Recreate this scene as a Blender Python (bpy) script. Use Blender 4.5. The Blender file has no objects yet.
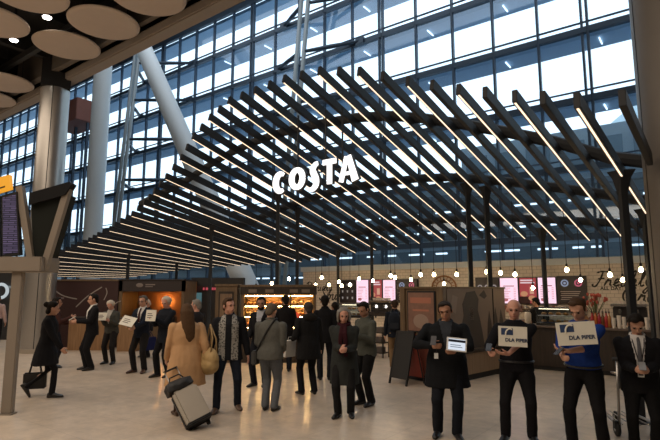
import bpy, bmesh, math, random
from mathutils import Vector, Matrix, noise
random.seed(7)
C = bpy.context.scene.collection
PI = math.pi
def R(d): return math.radians(d)
# ------------------------------------------------------------------ frame of the place
# camera stands at the origin, 1.9 m up, looking along +Y; the glass hall front runs along U, N points towards it
CAM_H = 1.9; FPX = 513.0; PITCH = math.atan(70/FPX)
TH = R(37)
U = Vector((math.cos(TH), -math.sin(TH), 0)); N = Vector((math.sin(TH), math.cos(TH), 0))
def un(u, n, z=0): 
    p = U*u + N*n; return Vector((p.x, p.y, z))
def _ray(px, py):
    x = (px-330)/FPX; y = (220-py)/FPX
    return Vector((x, math.cos(PITCH)-y*math.sin(PITCH), math.sin(PITCH)+y*math.cos(PITCH)))
def at_y(px, py, Y):
    r = _ray(px, py); return Vector((0, 0, CAM_H)) + r*(Y/r.y)
def at_n(px, py, n):
    r = _ray(px, py); return Vector((0, 0, CAM_H)) + r*(n/(r.dot(N)))
def gz(px, py, z): 
    r = _ray(px, py); return Vector((0, 0, CAM_H))+r*((z-CAM_H)/r.z)
UROT = Matrix.Rotation(-TH, 4, 'Z')      # local x -> U, local y -> N
# ------------------------------------------------------------------ materials
def mat(name, col, rough=.6, metal=0., noise_amt=0., noise_scale=8., bump=0., emit=None, estr=0., spec=None):
    m = bpy.data.materials.new(name); m.use_nodes = True
    nt = m.node_tree; b = nt.nodes['Principled BSDF']
    b.inputs['Base Color'].default_value = (*col, 1); b.inputs['Roughness'].default_value = rough
    b.inputs['Metallic'].default_value = metal
    if spec is not None: b.inputs['Specular IOR Level'].default_value = spec
    if noise_amt or bump:
        tc = nt.nodes.new('ShaderNodeTexCoord'); nz = nt.nodes.new('ShaderNodeTexNoise')
        nz.inputs['Scale'].default_value = noise_scale; nz.inputs['Detail'].default_value = 4
        nt.links.new(tc.outputs['Object'], nz.inputs['Vector'])
        if noise_amt:
            mx = nt.nodes.new('ShaderNodeMixRGB'); mx.inputs[1].default_value = (*[c*(1-noise_amt) for c in col], 1)
            mx.inputs[2].default_value = (*[min(1, c*(1+noise_amt)) for c in col], 1)
            nt.links.new(nz.outputs['Fac'], mx.inputs[0]); nt.links.new(mx.outputs[0], b.inputs['Base Color'])
        if bump:
            bp = nt.nodes.new('ShaderNodeBump'); bp.inputs['Strength'].default_value = bump; bp.inputs['Distance'].default_value = .02
            nt.links.new(nz.outputs['Fac'], bp.inputs['Height']); nt.links.new(bp.outputs[0], b.inputs['Normal'])
    if emit:
        b.inputs['Emission Color'].default_value = (*emit, 1); b.inputs['Emission Strength'].default_value = estr
    return m
_mc = {}
def fab(col, rough=.85):
    k = ('fab',)+tuple(round(c, 3) for c in col)
    if k not in _mc: _mc[k] = mat('fabric_%d' % len(_mc), col, rough, 0, .18, 30, .25, spec=.12)
    return _mc[k]
def plain(col, rough=.5, metal=0.):
    k = ('plain', rough, metal)+tuple(round(c, 3) for c in col)
    if k not in _mc: _mc[k] = mat('plain_%d' % len(_mc), col, rough, metal, .06, 12)
    return _mc[k]
def glow(col, s):
    k = ('glow', s)+tuple(round(c, 3) for c in col)
    if k not in _mc: _mc[k] = mat('lit_%d' % len(_mc), (0.02, .02, .02), .5, 0, emit=col, estr=s)
    return _mc[k]
def wood(name, c1, c2, scale=3., rough=.5):
    m = bpy.data.materials.new(name); m.use_nodes = True; nt = m.node_tree; b = nt.nodes['Principled BSDF']
    tc = nt.nodes.new('ShaderNodeTexCoord'); mp = nt.nodes.new('ShaderNodeMapping'); mp.inputs['Scale'].default_value = (8, 8, .6)
    nz = nt.nodes.new('ShaderNodeTexNoise'); nz.inputs['Scale'].default_value = scale; nz.inputs['Detail'].default_value = 6
    cr = nt.nodes.new('ShaderNodeValToRGB'); cr.color_ramp.elements[0].color = (*c1, 1); cr.color_ramp.elements[1].color = (*c2, 1)
    cr.color_ramp.elements[0].position = .3; cr.color_ramp.elements[1].position = .7
    nt.links.new(tc.outputs['Object'], mp.inputs[0]); nt.links.new(mp.outputs[0], nz.inputs['Vector'])
    nt.links.new(nz.outputs['Fac'], cr.inputs[0]); nt.links.new(cr.outputs[0], b.inputs['Base Color']); b.inputs['Roughness'].default_value = rough
    return m
SKIN = [mat('skin_fair', (.50, .27, .18), .55, 0, .08, 20), mat('skin_tan', (.36, .18, .11), .55, 0, .08, 20), mat('skin_pink', (.55, .28, .20), .55, 0, .08, 20)]
# ------------------------------------------------------------------ objects
def smooth_all(me):
    me.polygons.foreach_set('use_smooth', [True]*len(me.polygons)); me.update()
def link(name, bm, m=None, parent=None, smooth=False, loc=None, M=None):
    if isinstance(bm, bpy.types.Mesh): me = bm
    else:
        me = bpy.data.meshes.new(name); bmesh.ops.recalc_face_normals(bm, faces=bm.faces); bm.to_mesh(me); bm.free()
        if smooth: smooth_all(me)
    if m and not me.materials: me.materials.append(m)
    o = bpy.data.objects.new(name, me); C.objects.link(o)
    if parent: o.parent = parent
    if M is not None: o.matrix_local = M
    elif loc is not None: o.location = loc
    return o
def tag(o, label, cat, group=None):
    o['label'] = label; o['category'] = cat
    if group: o['group'] = group
    return o
def thing(name, label, cat, loc=(0, 0, 0), rz=0, group=None, scale=1):
    o = bpy.data.objects.new(name, None); C.objects.link(o); o.empty_display_size = .1
    o.location = loc; o.rotation_euler = (0, 0, rz); o.scale = (scale,)*3
    return tag(o, label, cat, group)
def struct(name, bm, m, parent=None, M=None, smooth=False):
    o = link(name, bm, m, parent, smooth, M=M)
    if not parent: o['kind'] = 'structure'
    return o
def copy_tree(o, parent=None):
    c = o.copy(); C.objects.link(c)
    if parent: c.parent = parent
    for ch in list(o.children): copy_tree(ch, c)
    return c
# ------------------------------------------------------------------ shapes
def B(): return bmesh.new()
def box(bm, x0, x1, y0, y1, z0, z1, M=None, bev=0):
    vs = [Vector((x, y, z)) for x in (x0, x1) for y in (y0, y1) for z in (z0, z1)]
    if M is not None: vs = [M @ v for v in vs]
    v = [bm.verts.new(p) for p in vs]
    fs = [bm.faces.new([v[i] for i in f]) for f in ((0, 1, 3, 2), (4, 6, 7, 5), (0, 4, 5, 1), (2, 3, 7, 6), (0, 2, 6, 4), (1, 5, 7, 3))]
    if bev:
        es = list({e for f in fs for e in f.edges})
        bmesh.ops.bevel(bm, geom=es, offset=bev, segments=2, affect='EDGES')
    return bm
def bx(*a, **k): return box(B(), *a, **k)
def loft(bm, secs, seg=16, caps=True):
    """secs: (centre, ax, ay) with ax, ay the scaled half axes of an ellipse"""
    rings = []
    for c, ax, ay in secs:
        rings.append([bm.verts.new(Vector(c)+Vector(ax)*math.cos(2*PI*i/seg)+Vector(ay)*math.sin(2*PI*i/seg)) for i in range(seg)])
    for a, b in zip(rings, rings[1:]):
        for i in range(seg):
            j = (i+1) % seg; bm.faces.new((a[i], a[j], b[j], b[i]))
    if caps:
        bm.faces.new(rings[0][::-1]); bm.faces.new(rings[-1])
    return bm
def frame_of(d):
    d = Vector(d).normalized(); a = Vector((0, 0, 1)) if abs(d.z) < .9 else Vector((1, 0, 0))
    x = d.cross(a).normalized(); return x, d.cross(x).normalized(), d
def cap(bm, p0, p1, r0, r1, seg=12):
    p0 = Vector(p0); p1 = Vector(p1)
    if (p1-p0).length < 1e-5: p1 = p0+Vector((0, 0, 1e-4))
    x, y, d = frame_of(p1-p0); s = []
    for a in (85, 60, 30): s.append((p0-d*r0*math.sin(R(a)), x*r0*math.cos(R(a)), y*r0*math.cos(R(a))))
    s.append((p0, x*r0, y*r0)); s.append((p1, x*r1, y*r1))
    for a in (30, 60, 85): s.append((p1+d*r1*math.sin(R(a)), x*r1*math.cos(R(a)), y*r1*math.cos(R(a))))
    return loft(bm, s, seg)
def tube(bm, pts, r, seg=8):
    pts = [Vector(p) for p in pts]; s = []
    rr = r if isinstance(r, (list, tuple)) else [r]*len(pts)
    x = None
    for i, p in enumerate(pts):
        d = (pts[min(i+1, len(pts)-1)]-pts[max(i-1, 0)]).normalized()
        if x is None: x, y, _ = frame_of(d)
        x = (x-d*x.dot(d)).normalized(); y = d.cross(x)
        s.append((p, x*rr[i], y*rr[i]))
    return loft(bm, s, seg)
def ell(bm, c, r, M=None, seg=16, rings=10):
    c = Vector(c); s = []
    M3 = M.to_3x3() if M is not None else Matrix.Identity(3)
    cc = M @ c if M is not None else c
    for k in range(rings+1):
        a = -PI/2+PI*k/rings; a = max(-PI/2+.06, min(PI/2-.06, a))
        s.append((cc+M3 @ Vector((0, 0, r[2]*math.sin(a))), M3 @ Vector((r[0]*math.cos(a), 0, 0)), M3 @ Vector((0, r[1]*math.cos(a), 0))))
    return loft(bm, s, seg)
def lathe(bm, prof, seg=20, M=None):
    M = M or Matrix.Identity(4); M3 = M.to_3x3()
    return loft(bm, [(M @ Vector((0, 0, z)), M3 @ Vector((max(r, .0005), 0, 0)), M3 @ Vector((0, max(r, .0005), 0))) for r, z in prof], seg)
def ribbon(bm, pts, w, depth, M=None):
    """a flat stroke in the local xz plane, thickened along y (front at -y)"""
    pts = [Vector((p[0], 0, p[1])) for p in pts]; M = M or Matrix.Identity(4)
    ww = w if isinstance(w, (list, tuple)) else [w]*len(pts); rows = []
    for i, p in enumerate(pts):
        d = (pts[min(i+1, len(pts)-1)]-pts[max(i-1, 0)]); d.normalize(); q = Vector((-d.z, 0, d.x))*ww[i]/2
        rows.append([bm.verts.new(M @ (p+o+Vector((0, y, 0)))) for o, y in ((q, 0), (-q, 0), (-q, depth), (q, depth))])
    for a, b in zip(rows, rows[1:]):
        for i in range(4):
            j = (i+1) % 4; bm.faces.new((a[i], a[j], b[j], b[i]))
    bm.faces.new(rows[0]); bm.faces.new(rows[-1][::-1]); return bm
def prism(bm, poly, depth, M=None):
    """polygon in the local xz plane thickened along +y"""
    M = M or Matrix.Identity(4)
    a = [bm.verts.new(M @ Vector((x, 0, z))) for x, z in poly]; b = [bm.verts.new(M @ Vector((x, depth, z))) for x, z in poly]
    bm.faces.new(a); bm.faces.new(b[::-1]); n = len(a)
    for i in range(n): bm.faces.new((a[i], b[i], b[(i+1) % n], a[(i+1) % n]))
    return bm
def spline(p, k=6):
    out = []
    for i in range(len(p)-1):
        a = Vector(p[max(i-1, 0)]); b = Vector(p[i]); c = Vector(p[i+1]); d = Vector(p[min(i+2, len(p)-1)])
        for j in range(k):
            t = j/k; out.append(.5*((2*b)+(c-a)*t+(2*a-5*b+4*c-d)*t*t+(3*b-a-3*c+d)*t**3))
    out.append(Vector(p[-1])); return out
_ts = bpy.data.scenes.new('workbench'); _tc0 = _ts.collection      # modifiers are applied in a scene of their own, removed at the end
def evaluated(o):
    vl = _ts.view_layers[0]; vl.update(); dg = vl.depsgraph
    return bpy.data.meshes.new_from_object(o.evaluated_get(dg))
def text_mesh(body, size, depth=.004, bold=0., shear=0., align='CENTER'):
    cu = bpy.data.curves.new('t', 'FONT'); cu.body = body; cu.size = size; cu.extrude = depth/2; cu.offset = bold; cu.shear = shear
    cu.align_x = align; cu.align_y = 'CENTER'; cu.resolution_u = 3
    o = bpy.data.objects.new('t', cu); _tc0.objects.link(o); me = evaluated(o)
    bpy.data.objects.remove(o); bpy.data.curves.remove(cu)
    me.transform(Matrix.Rotation(PI/2, 4, 'X'))      # stands in the xz plane, reads from -y
    return me
def text(name, body, size, m, parent, loc, depth=.004, bold=0., shear=0., align='CENTER'):
    return link(name, text_mesh(body, size, depth, bold, shear, align), m, parent, loc=loc)
def remesh(bm, vox, smooth=4, wob=0., seed=0):
    me = bpy.data.meshes.new('r'); bmesh.ops.recalc_face_normals(bm, faces=bm.faces); bm.to_mesh(me); bm.free()
    o = bpy.data.objects.new('r', me); _tc0.objects.link(o)
    md = o.modifiers.new('a', 'REMESH'); md.mode = 'VOXEL'; md.voxel_size = vox; md.use_smooth_shade = True
    if smooth:
        s = o.modifiers.new('b', 'SMOOTH'); s.iterations = smooth; s.factor = .5
    out = evaluated(o)
    bpy.data.objects.remove(o); bpy.data.meshes.remove(me)
    if wob:
        nv = len(out.vertices); co = [0.]*(3*nv); nn = [0.]*(3*nv); out.vertices.foreach_get('co', co); out.vertices.foreach_get('normal', nn)
        for i in range(0, 3*nv, 3):
            q = Vector((co[i]*7+seed*3.1, co[i+1]*7, co[i+2]*5)); d = wob*(noise.noise(q)+.6*noise.noise(q*2.3))
            co[i] += nn[i]*d; co[i+1] += nn[i+1]*d; co[i+2] += nn[i+2]*d
        out.vertices.foreach_set('co', co)
    smooth_all(out)
    return out
def split(me, preds):
    """cuts a mesh into len(preds)+1 meshes by the face centres; the last one is the rest"""
    bm = B(); bm.from_mesh(me); outs = []
    bm.faces.ensure_lookup_table(); owner = []
    for f in bm.faces:
        c = f.calc_center_median(); k = len(preds)
        for i, p in enumerate(preds):
            if p(c): k = i; break
        owner.append(k)
    for k in range(len(preds)+1):
        b = bm.copy(); b.faces.ensure_lookup_table()
        bmesh.ops.delete(b, geom=[b.faces[i] for i in range(len(owner)) if owner[i] != k], context='FACES')
        if not b.faces: b.free(); outs.append(None); continue
        m2 = bpy.data.meshes.new('s'); b.to_mesh(m2); b.free()
        smooth_all(m2)
        outs.append(m2)
    bm.free(); bpy.data.meshes.remove(me); return outs
# ------------------------------------------------------------------ people
# local frame of a person: faces +Y, right hand at +X, 1.75 m tall, feet on z = 0
DARK = (.012, .013, .018)
_eye = None
def ik(s, t, a, b, pole):
    s = Vector(s); t = Vector(t); d = t-s; L = d.length
    if L > (a+b)*.995: d = d*((a+b)*.995/L); L = d.length; t = s+d
    x = (a*a-b*b+L*L)/(2*L); h = math.sqrt(max(0, a*a-x*x)); dn = d.normalized(); pole = Vector(pole)
    q = (pole-dn*pole.dot(dn)).normalized(); return s+dn*x+q*h, t
def hand(bm, w, d, nrm, curl, side):
    """palm and five fingers; d along the hand, nrm out of the palm, side +1 for the right hand"""
    d = Vector(d).normalized(); nrm = Vector(nrm); nrm = (nrm-d*nrm.dot(d)).normalized(); x = d.cross(nrm)*side   # x towards the thumb
    M = Matrix((( x.x, nrm.x, d.x), (x.y, nrm.y, d.y), (x.z, nrm.z, d.z))).to_4x4()
    M.translation = w
    ell(bm, (0, 0, .045), (.041, .019, .058), M, 12, 8)
    for i, (fx, ln) in enumerate(((.031, .072), (.011, .08), (-.010, .075), (-.030, .058))):
        p0 = M @ Vector((fx*.85, 0, .08)); a1 = curl*.6; a2 = curl*1.5
        d1 = (M.to_3x3() @ Vector((fx*1.2, math.sin(a1), math.cos(a1)))).normalized(); d2 = (M.to_3x3() @ Vector((fx*1., math.sin(a2), math.cos(a2)))).normalized()
        p1 = p0+d1*ln*.55; p2 = p1+d2*ln*.5
        cap(bm, p0, p1, .0105, .0095, 8); cap(bm, p1, p2, .0095, .0085, 8)
    t0 = M @ Vector((.030, .004, .025)); t1 = M @ Vector((.062, .012, .055)); t2 = M @ Vector((.066, .02+.02*curl, .085))
    cap(bm, t0, t1, .014, .0115, 8); cap(bm, t1, t2, .0115, .0095, 8)
class Person: pass
def person(label, X, Y, yaw, H, skin=0, lean=0, feet=((.10, .02), (-.10, .0)), lift=(0, 0), toes=(-10, 10), armR=None, armL=None, poleR=None, poleL=None,
           handR=None, handL=None, curl=(.5, .5), head=(0, 0), tilt=0, top=DARK, topkind='jacket', hem=.80, flare=1.0, sleeve=1., shirt=None, vz=1.14, tie=None,
           legs=(.012, .013, .018), leg_r=1., shoes=(.01, .009, .009), hair='short', hairc=(.02, .014, .01), bulk=1., group=None, scarf=None, glasses=False, panel=None, lanyard=None,
           skirt=None, beard=None, name='person', belt=None, sway=0, vox=.0095):
    P = Person(); s = H/1.75; bulk *= 1.03/s**.7
    o = thing(name, label, 'person', (X, Y, 0), R(yaw), group, s); P.o = o
    P.M = Matrix.Translation((X, Y, 0)) @ Matrix.Rotation(R(yaw), 4, 'Z') @ Matrix.Scale(s, 4)
    hc = Vector((sway, 0, .93))
    T = Matrix.Translation(hc) @ Matrix.Rotation(R(-lean), 4, 'X') @ Matrix.Translation(-Vector((0, 0, .93)))   # torso frame
    T3 = T.to_3x3(); Ti = T.inverted(); P.T = T
    # ---- joints
    hipR, hipL = Vector((.092+sway, 0, .90)), Vector((-.092+sway, 0, .90))
    ank = [Vector((feet[i][0], feet[i][1], .085+lift[i])) for i in (0, 1)]
    knees = [];
    for i, hp in enumerate((hipR, hipL)):
        fw = Vector((math.sin(-R(toes[i])), math.cos(R(toes[i])), 0))
        k, a = ik(hp, ank[i], .43, .425, fw+Vector((0, .3, 0))); ank[i] = a; knees.append(k)
    sh = [T @ Vector((.172*bulk, -.012, 1.398)), T @ Vector((-.172*bulk, -.012, 1.398))]
    tg = [armR or (.27, .03, .86), armL or (-.27, .03, .86)]
    pl = [poleR or (.35, -1, -.5), poleL or (-.35, -1, -.5)]
    elb, wr = [], []
    for i in (0, 1):
        e, w = ik(sh[i], tg[i], .29, .255, pl[i]); elb.append(e); wr.append(w)
    hm = T @ Matrix.Translation((0, .025, 1.635)) @ Matrix.Rotation(R(head[0]), 4, 'Z') @ Matrix.Rotation(R(-head[1]), 4, 'X') @ Matrix.Rotation(R(tilt), 4, 'Y')
    hm = hm @ Matrix.Translation((0, -.01, 0)) @ Matrix.Diagonal((1.15, 1.09, 1.07, 1))
    P.wr = wr; P.elb = elb; P.hm = hm
    # ---- the body: one continuous surface
    bm = B()
    def tsec(z, rx, ry, yo=0, f=1.): return (T @ Vector((0, yo, z)), T3 @ Vector((rx*bulk*f, 0, 0)), T3 @ Vector((0, ry*bulk*f, 0)))
    loft(bm, [tsec(.86, .11, .08), tsec(.93, .155, .105, -.01), tsec(1.02, .145, .1), tsec(1.12, .135, .095, .005), tsec(1.25, .15, .105, .005), tsec(1.36, .155, .1, 0), tsec(1.43, .15, .075, -.01), tsec(1.475, .085, .06, -.012), tsec(1.50, .06, .055, -.01)])
    for i in (0, 1):
        lr = min(1, leg_r); cap(bm, (hipR, hipL)[i], knees[i], .078*bulk*lr, .054*lr); cap(bm, knees[i], ank[i], .052*lr, .036*lr)
        mid = knees[i].lerp(ank[i], .3); bk = Vector((0, -.018, 0)); cap(bm, mid+bk, knees[i].lerp(ank[i], .6)+bk*.3, .048*lr, .036*lr)
        cap(bm, sh[i], elb[i], .050*bulk, .041); cap(bm, elb[i], wr[i], .041, .027)
        fw = Vector((math.sin(-R(toes[i])), math.cos(R(toes[i])), 0))
        heel = ank[i]-Vector((0, 0, .05))-fw*.03; toe = Vector((ank[i].x, ank[i].y, ank[i].z-.05))+fw*.14
        if lift[i] > .05: heel = ank[i]+Vector((0, 0, -.01))-fw*.05; toe = ank[i]-Vector((0, 0, .13))+fw*.04
        cap(bm, ank[i], heel, .035, .03); cap(bm, heel, toe, .03, .026)
        hd = (handR, handL)[i]; fd = (wr[i]-elb[i]).normalized()
        dd, nn = hd if hd else (fd, Vector((-1 if i == 0 else 1, .2, 0)))
        P_d = Vector(dd) if dd is not None else fd
        hand(bm, wr[i]+P_d.normalized()*.012, P_d, nn, curl[i], 1 if i == 0 else -1)
        cap(bm, wr[i]-fd*.02, wr[i]+P_d.normalized()*.035, .027, .026)
    cap(bm, T @ Vector((0, -.02, 1.45)), hm @ Vector((0, -.025, -.06)), .06, .053)
    ell(bm, (0, -.012, .03), (.076, .096, .09), hm); ell(bm, (0, .018, -.04), (.060, .072, .072), hm); ell(bm, (0, .052, -.088), (.032, .03, .026), hm, 10, 6)
    ell(bm, (0, .094, -.022), (.015, .024, .026), hm, 10, 6); ell(bm, (0, .076, .022), (.05, .02, .014), hm, 10, 6); ell(bm, (0, .084, -.062), (.024, .012, .014), hm, 10, 6)
    for q in (-1, 1): ell(bm, (q*.078, -.008, -.008), (.012, .024, .033), hm, 8, 6)
    body = link('body', remesh(bm, vox, 3), SKIN[skin], o)
    global _eye
    if _eye is None:
        b = B(); ell(b, (0, 0, 0), (.013, .008, .007), None, 8, 6); _eye = bpy.data.meshes.new('eye'); b.to_mesh(_eye); b.free(); _eye.materials.append(plain((.02, .015, .012), .2))
    for q in (-1, 1):
        link('eye', _eye, None, o, M=hm @ Matrix.Translation((q*.031, .087, .006)))
        b = B(); ell(b, (q*.032, .094, .026), (.02, .006, .0045), hm, 8, 6); link('eyebrow', b, plain([c*.8 for c in hairc], .8), o)
    b = B(); ell(b, (0, .094, -.064), (.021, .006, .006), hm, 10, 6); link('lips', b, plain((.30, .11, .09), .5), o)
    # ---- hair
    hcol = fab(hairc, .7)
    if hair:
        b = B()
        if hair != 'bald':
            ell(b, (0, -.018, .033), (.083, .101, .097), hm, 24, 16)
            n1 = hm.to_3x3() @ Vector((0, -.74, .67)) if hair in ('short', 'bushy') else hm.to_3x3() @ Vector((0, -.8, .6))
            p1 = hm @ Vector((0, .062, .098)) if hair in ('short', 'bushy') else hm @ Vector((0, .06, .085))
            bmesh.ops.bisect_plane(b, geom=b.verts[:]+b.edges[:]+b.faces[:], plane_co=p1, plane_no=n1, clear_inner=True)
            bmesh.ops.holes_fill(b, edges=[e for e in b.edges if e.is_boundary], sides=0)
            if hair in ('short', 'bushy'): ell(b, (0, -.07, -.035), (.062, .046, .06), hm, 12, 8)
            if hair == 'short':
                for q in (-1, 1): ell(b, (q*.072, .012, .02), (.011, .024, .045), hm, 8, 6)
                ell(b, (.02, .05, .10), (.05, .035, .022), hm, 10, 6)
            if hair == 'bushy':
                for q in (-1, 1): ell(b, (q*.06, -.03, .03), (.04, .07, .075), hm, 10, 8)
        else:
            ell(b, (0, -.016, .02), (.083, .1, .085), hm, 20, 14)
            bmesh.ops.bisect_plane(b, geom=b.verts[:]+b.edges[:]+b.faces[:], plane_co=hm @ Vector((0, .01, .0)), plane_no=hm.to_3x3() @ Vector((0, -1, -.1)), clear_inner=True)
            bmesh.ops.bisect_plane(b, geom=b.verts[:]+b.edges[:]+b.faces[:], plane_co=hm @ Vector((0, 0, .045)), plane_no=hm.to_3x3() @ Vector((0, .2, -1)), clear_inner=True)
            bmesh.ops.holes_fill(b, edges=[e for e in b.edges if e.is_boundary], sides=0)
        if hair == 'long':
            hb = hm @ Vector((0, -.09, -.0)); e1 = T @ Vector((0, -.135, 1.40)); e2 = T @ Vector((.01, -.15, 1.24)); m3 = hm.to_3x3()
            loft(b, [(hm @ Vector((0, -.04, .06)), m3 @ Vector((.085, 0, 0)), m3 @ Vector((0, .07, 0))), (hb, m3 @ Vector((.095, 0, 0)), m3 @ Vector((0, .06, 0))),
                     (e1, T3 @ Vector((.105, 0, 0)), T3 @ Vector((0, .045, 0))), (e2, T3 @ Vector((.085, 0, 0)), T3 @ Vector((0, .03, 0))), (T @ Vector((.01, -.14, 1.16)), T3 @ Vector((.04, 0, 0)), T3 @ Vector((0, .015, 0)))])
        if hair == 'bob':
            m3 = hm.to_3x3()
            for q in (-1, 1): loft(b, [(hm @ Vector((q*.07, -.01, .07)), m3 @ Vector((.025, 0, 0)), m3 @ Vector((0, .06, 0))), (hm @ Vector((q*.085, -.01, -.02)), m3 @ Vector((.024, 0, 0)), m3 @ Vector((0, .06, 0))), (hm @ Vector((q*.08, -.015, -.11)), m3 @ Vector((.018, 0, 0)), m3 @ Vector((0, .05, 0)))])
            loft(b, [(hm @ Vector((0, -.08, .05)), m3 @ Vector((.08, 0, 0)), m3 @ Vector((0, .05, 0))), (hm @ Vector((0, -.085, -.11)), m3 @ Vector((.075, 0, 0)), m3 @ Vector((0, .035, 0)))])
        if hair == 'bun': ell(b, (0, -.125, .05), (.05, .045, .05), hm, 12, 8); ell(b, (0, -.06, -.06), (.07, .05, .06), hm, 12, 8)
        link('hair', remesh(b, .009, 2, .005, X), hcol, o)
    if beard:
        b = B(); ell(b, (0, .034, -.075), (.058, .066, .05), hm, 14, 8)
        bmesh.ops.bisect_plane(b, geom=b.verts[:]+b.edges[:]+b.faces[:], plane_co=hm @ Vector((0, .02, -.07)), plane_no=hm.to_3x3() @ Vector((0, .75, -.6)), clear_inner=True)
        bmesh.ops.holes_fill(b, edges=[e for e in b.edges if e.is_boundary], sides=0); link('beard', b, fab(beard), o, True)
    if glasses:
        b = B()
        for q in (-1, 1):
            tube(b, [hm @ Vector((q*.032+.02*math.cos(a), .106, .004+.015*math.sin(a))) for a in [2*PI*k/10 for k in range(11)]], .0035, 6)
            tube(b, [hm @ Vector((q*.052, .104, .008)), hm @ Vector((q*.082, .0, .008))], .003, 6)
        tube(b, [hm @ Vector((-.012, .107, .008)), hm @ Vector((.012, .107, .008))], .003, 6); link('glasses', b, plain((.02, .02, .02), .3), o)
    # ---- trousers
    if legs:
        b = B()
        loft(b, [tsec(.84, .12, .1), tsec(.9, .165, .125, -.01), tsec(.97, .163, .12, -.005), tsec(1.04, .158, .113, 0)])
        for i in (0, 1):
            kn = knees[i]; an = ank[i]+Vector((0, 0, .0)); sx = .01 if i == 0 else -.01
            loft(b, [((hipR, hipL)[i]+Vector((-sx*.5, -.005, .02)), (.098*bulk, 0, 0), (0, .115*bulk, 0)), (((hipR, hipL)[i]).lerp(kn, .25), (.094*leg_r*bulk, 0, 0), (0, .108*leg_r*bulk, 0)), (kn.lerp((hipR, hipL)[i], .35), (.083*leg_r, 0, 0), (0, .094*leg_r, 0)), (kn, (.072*leg_r, 0, 0), (0, .078*leg_r, 0)),
                     (kn.lerp(an, .5), (.067*leg_r, 0, 0), (0, .078*leg_r, 0)), (an+Vector((0, -.008, .0)), (.062*leg_r, 0, 0), (0, .078*leg_r, 0)), (an+Vector((0, -.008, -.035)), (.062*leg_r, 0, 0), (0, .08*leg_r, 0))])
        link('trousers', remesh(b, .012, 3, .007, Y), fab(legs), o)
    # ---- shoes
    for i in (0, 1):
        fw = Vector((math.sin(-R(toes[i])), math.cos(R(toes[i])), 0)); rt = Vector((fw.y, -fw.x, 0)); pit = R(55) if lift[i] > .05 else 0
        f2 = fw*math.cos(pit)-Vector((0, 0, 1))*math.sin(pit); u2 = fw*math.sin(pit)+Vector((0, 0, 1))*math.cos(pit)
        base = Vector((ank[i].x, ank[i].y, ank[i].z))-u2*.085; b = B()
        loft(b, [(base+f2*y+u2*h, rt*w, u2*h) for y, w, h in ((-.085, .022, .022), (-.075, .036, .045), (-.02, .042, .058), (.04, .045, .05), (.1, .051, .036), (.155, .047, .028), (.195, .032, .022), (.205, .015, .014))], 14)
        link('shoe', remesh(b, .011, 2), plain(shoes, .35), o)
    # ---- top
    inf = {'jacket': 1.2, 'coat': 1.27, 'shirt': 1.12, 'tee': 1.12}[topkind]; b = B()
    zs = [(1.04, .152, .108, 0), (1.12, .142, .103, .005), (1.25, .154, .112, .005), (1.36, .160, .105, 0), (1.42, .150, .082, -.01)]
    sec = []
    low = [(hem, .160*flare, .118*flare, -.005)] if hem < .9 else []
    if hem < .7: low.append((.80, .158*(1+(flare-1)*.5), .12*(1+(flare-1)*.5), -.005))
    if hem < .97: low.append((.96, .158, .116, -.005))
    else: low.append((hem, .156, .113, -.003))
    for q in low+zs:
        t = tsec(q[0], q[1], q[2], q[3], inf); sec.append(t)
    if hem < .86:     # the skirt of the coat hangs plumb
        for k in range(len(low)):
            c, ax, ay = sec[k]
            if low[k][0] < .93: sec[k] = (Vector((sway*.5, low[k][3]+.3*(T @ Vector((0, 0, low[k][0]))).y, low[k][0])), Vector((ax.length, 0, 0)), Vector((0, ay.length, 0)))
    sec += [tsec(1.465, .108, .072, -.012, 1.12), tsec(1.505, .066, .06, -.012, 1.1)]
    loft(b, sec, 20)
    ks = .014 if topkind in ('shirt', 'tee') else .022
    for i in (0, 1):
        cap(b, sh[i]-Vector((0, 0, .004)), sh[i].lerp(elb[i], min(1, sleeve*1.9)) if sleeve < .53 else elb[i], .052*bulk+ks*.75, (.052 if sleeve < .53 else .044)+ks)
        if sleeve >= .53: cap(b, elb[i], elb[i].lerp(wr[i], (sleeve-.53)/.47*.97), .043+ks, .034+ks*.8 if sleeve > .9 else .042+ks)
    tm = remesh(b, .011, 3, .008 if topkind != 'tee' else .005, X+Y)
    preds, parts = [], []
    def tl(c): return Ti @ c
    if shirt:
        def vneck(c):
            q = tl(c); return q.y > .02 and vz < q.z and abs(q.x) < .012+.075*(q.z-vz)/(1.5-vz)
        preds.append(vneck); parts.append(('shirt', fab(shirt)))
    if panel:
        def pan(c):
            q = tl(c); return q.y > -.02 and .05 < abs(q.x) < .155 and q.z > hem and abs(q.x) < .17*bulk and not any((c-elb[i]).length < .14 or (c-sh[i]).length < .10 for i in (0, 1))
        preds.append(pan); parts.append(('vest', panel))
    outs = split(tm, preds)
    for (nm, m), me in zip(parts, outs):
        if me: link(nm, me, m, o)
    nm = {'jacket': 'jacket', 'coat': 'coat', 'shirt': 'shirt', 'tee': 'polo_shirt'}[topkind]
    link(nm, outs[-1], fab(top) if not isinstance(top, bpy.types.Material) else top, o)
    fy = .1*bulk*inf+.012
    if shirt or topkind == 'jacket':      # collar
        b = B(); tube(b, [T @ Vector((.066*bulk*math.sin(a), -.012+.062*math.cos(a), 1.505-.02*math.cos(a))) for a in [R(q) for q in range(25, 336, 31)]], .017, 8); link('collar', b, fab(shirt or top), o, True)
    if tie:
        b = B(); pts = [(1.485, .012, .075), (1.46, .018, .09), (1.36, .02, fy+.012), (1.25, .026, fy+.018), (vz+.02, .03, fy+.014)]
        loft(b, [(T @ Vector((0, y, z)), T3 @ Vector((w, 0, 0)), T3 @ Vector((0, .008, 0))) for z, w, y in pts], 8); link('necktie', b, fab(tie), o, True)
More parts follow.
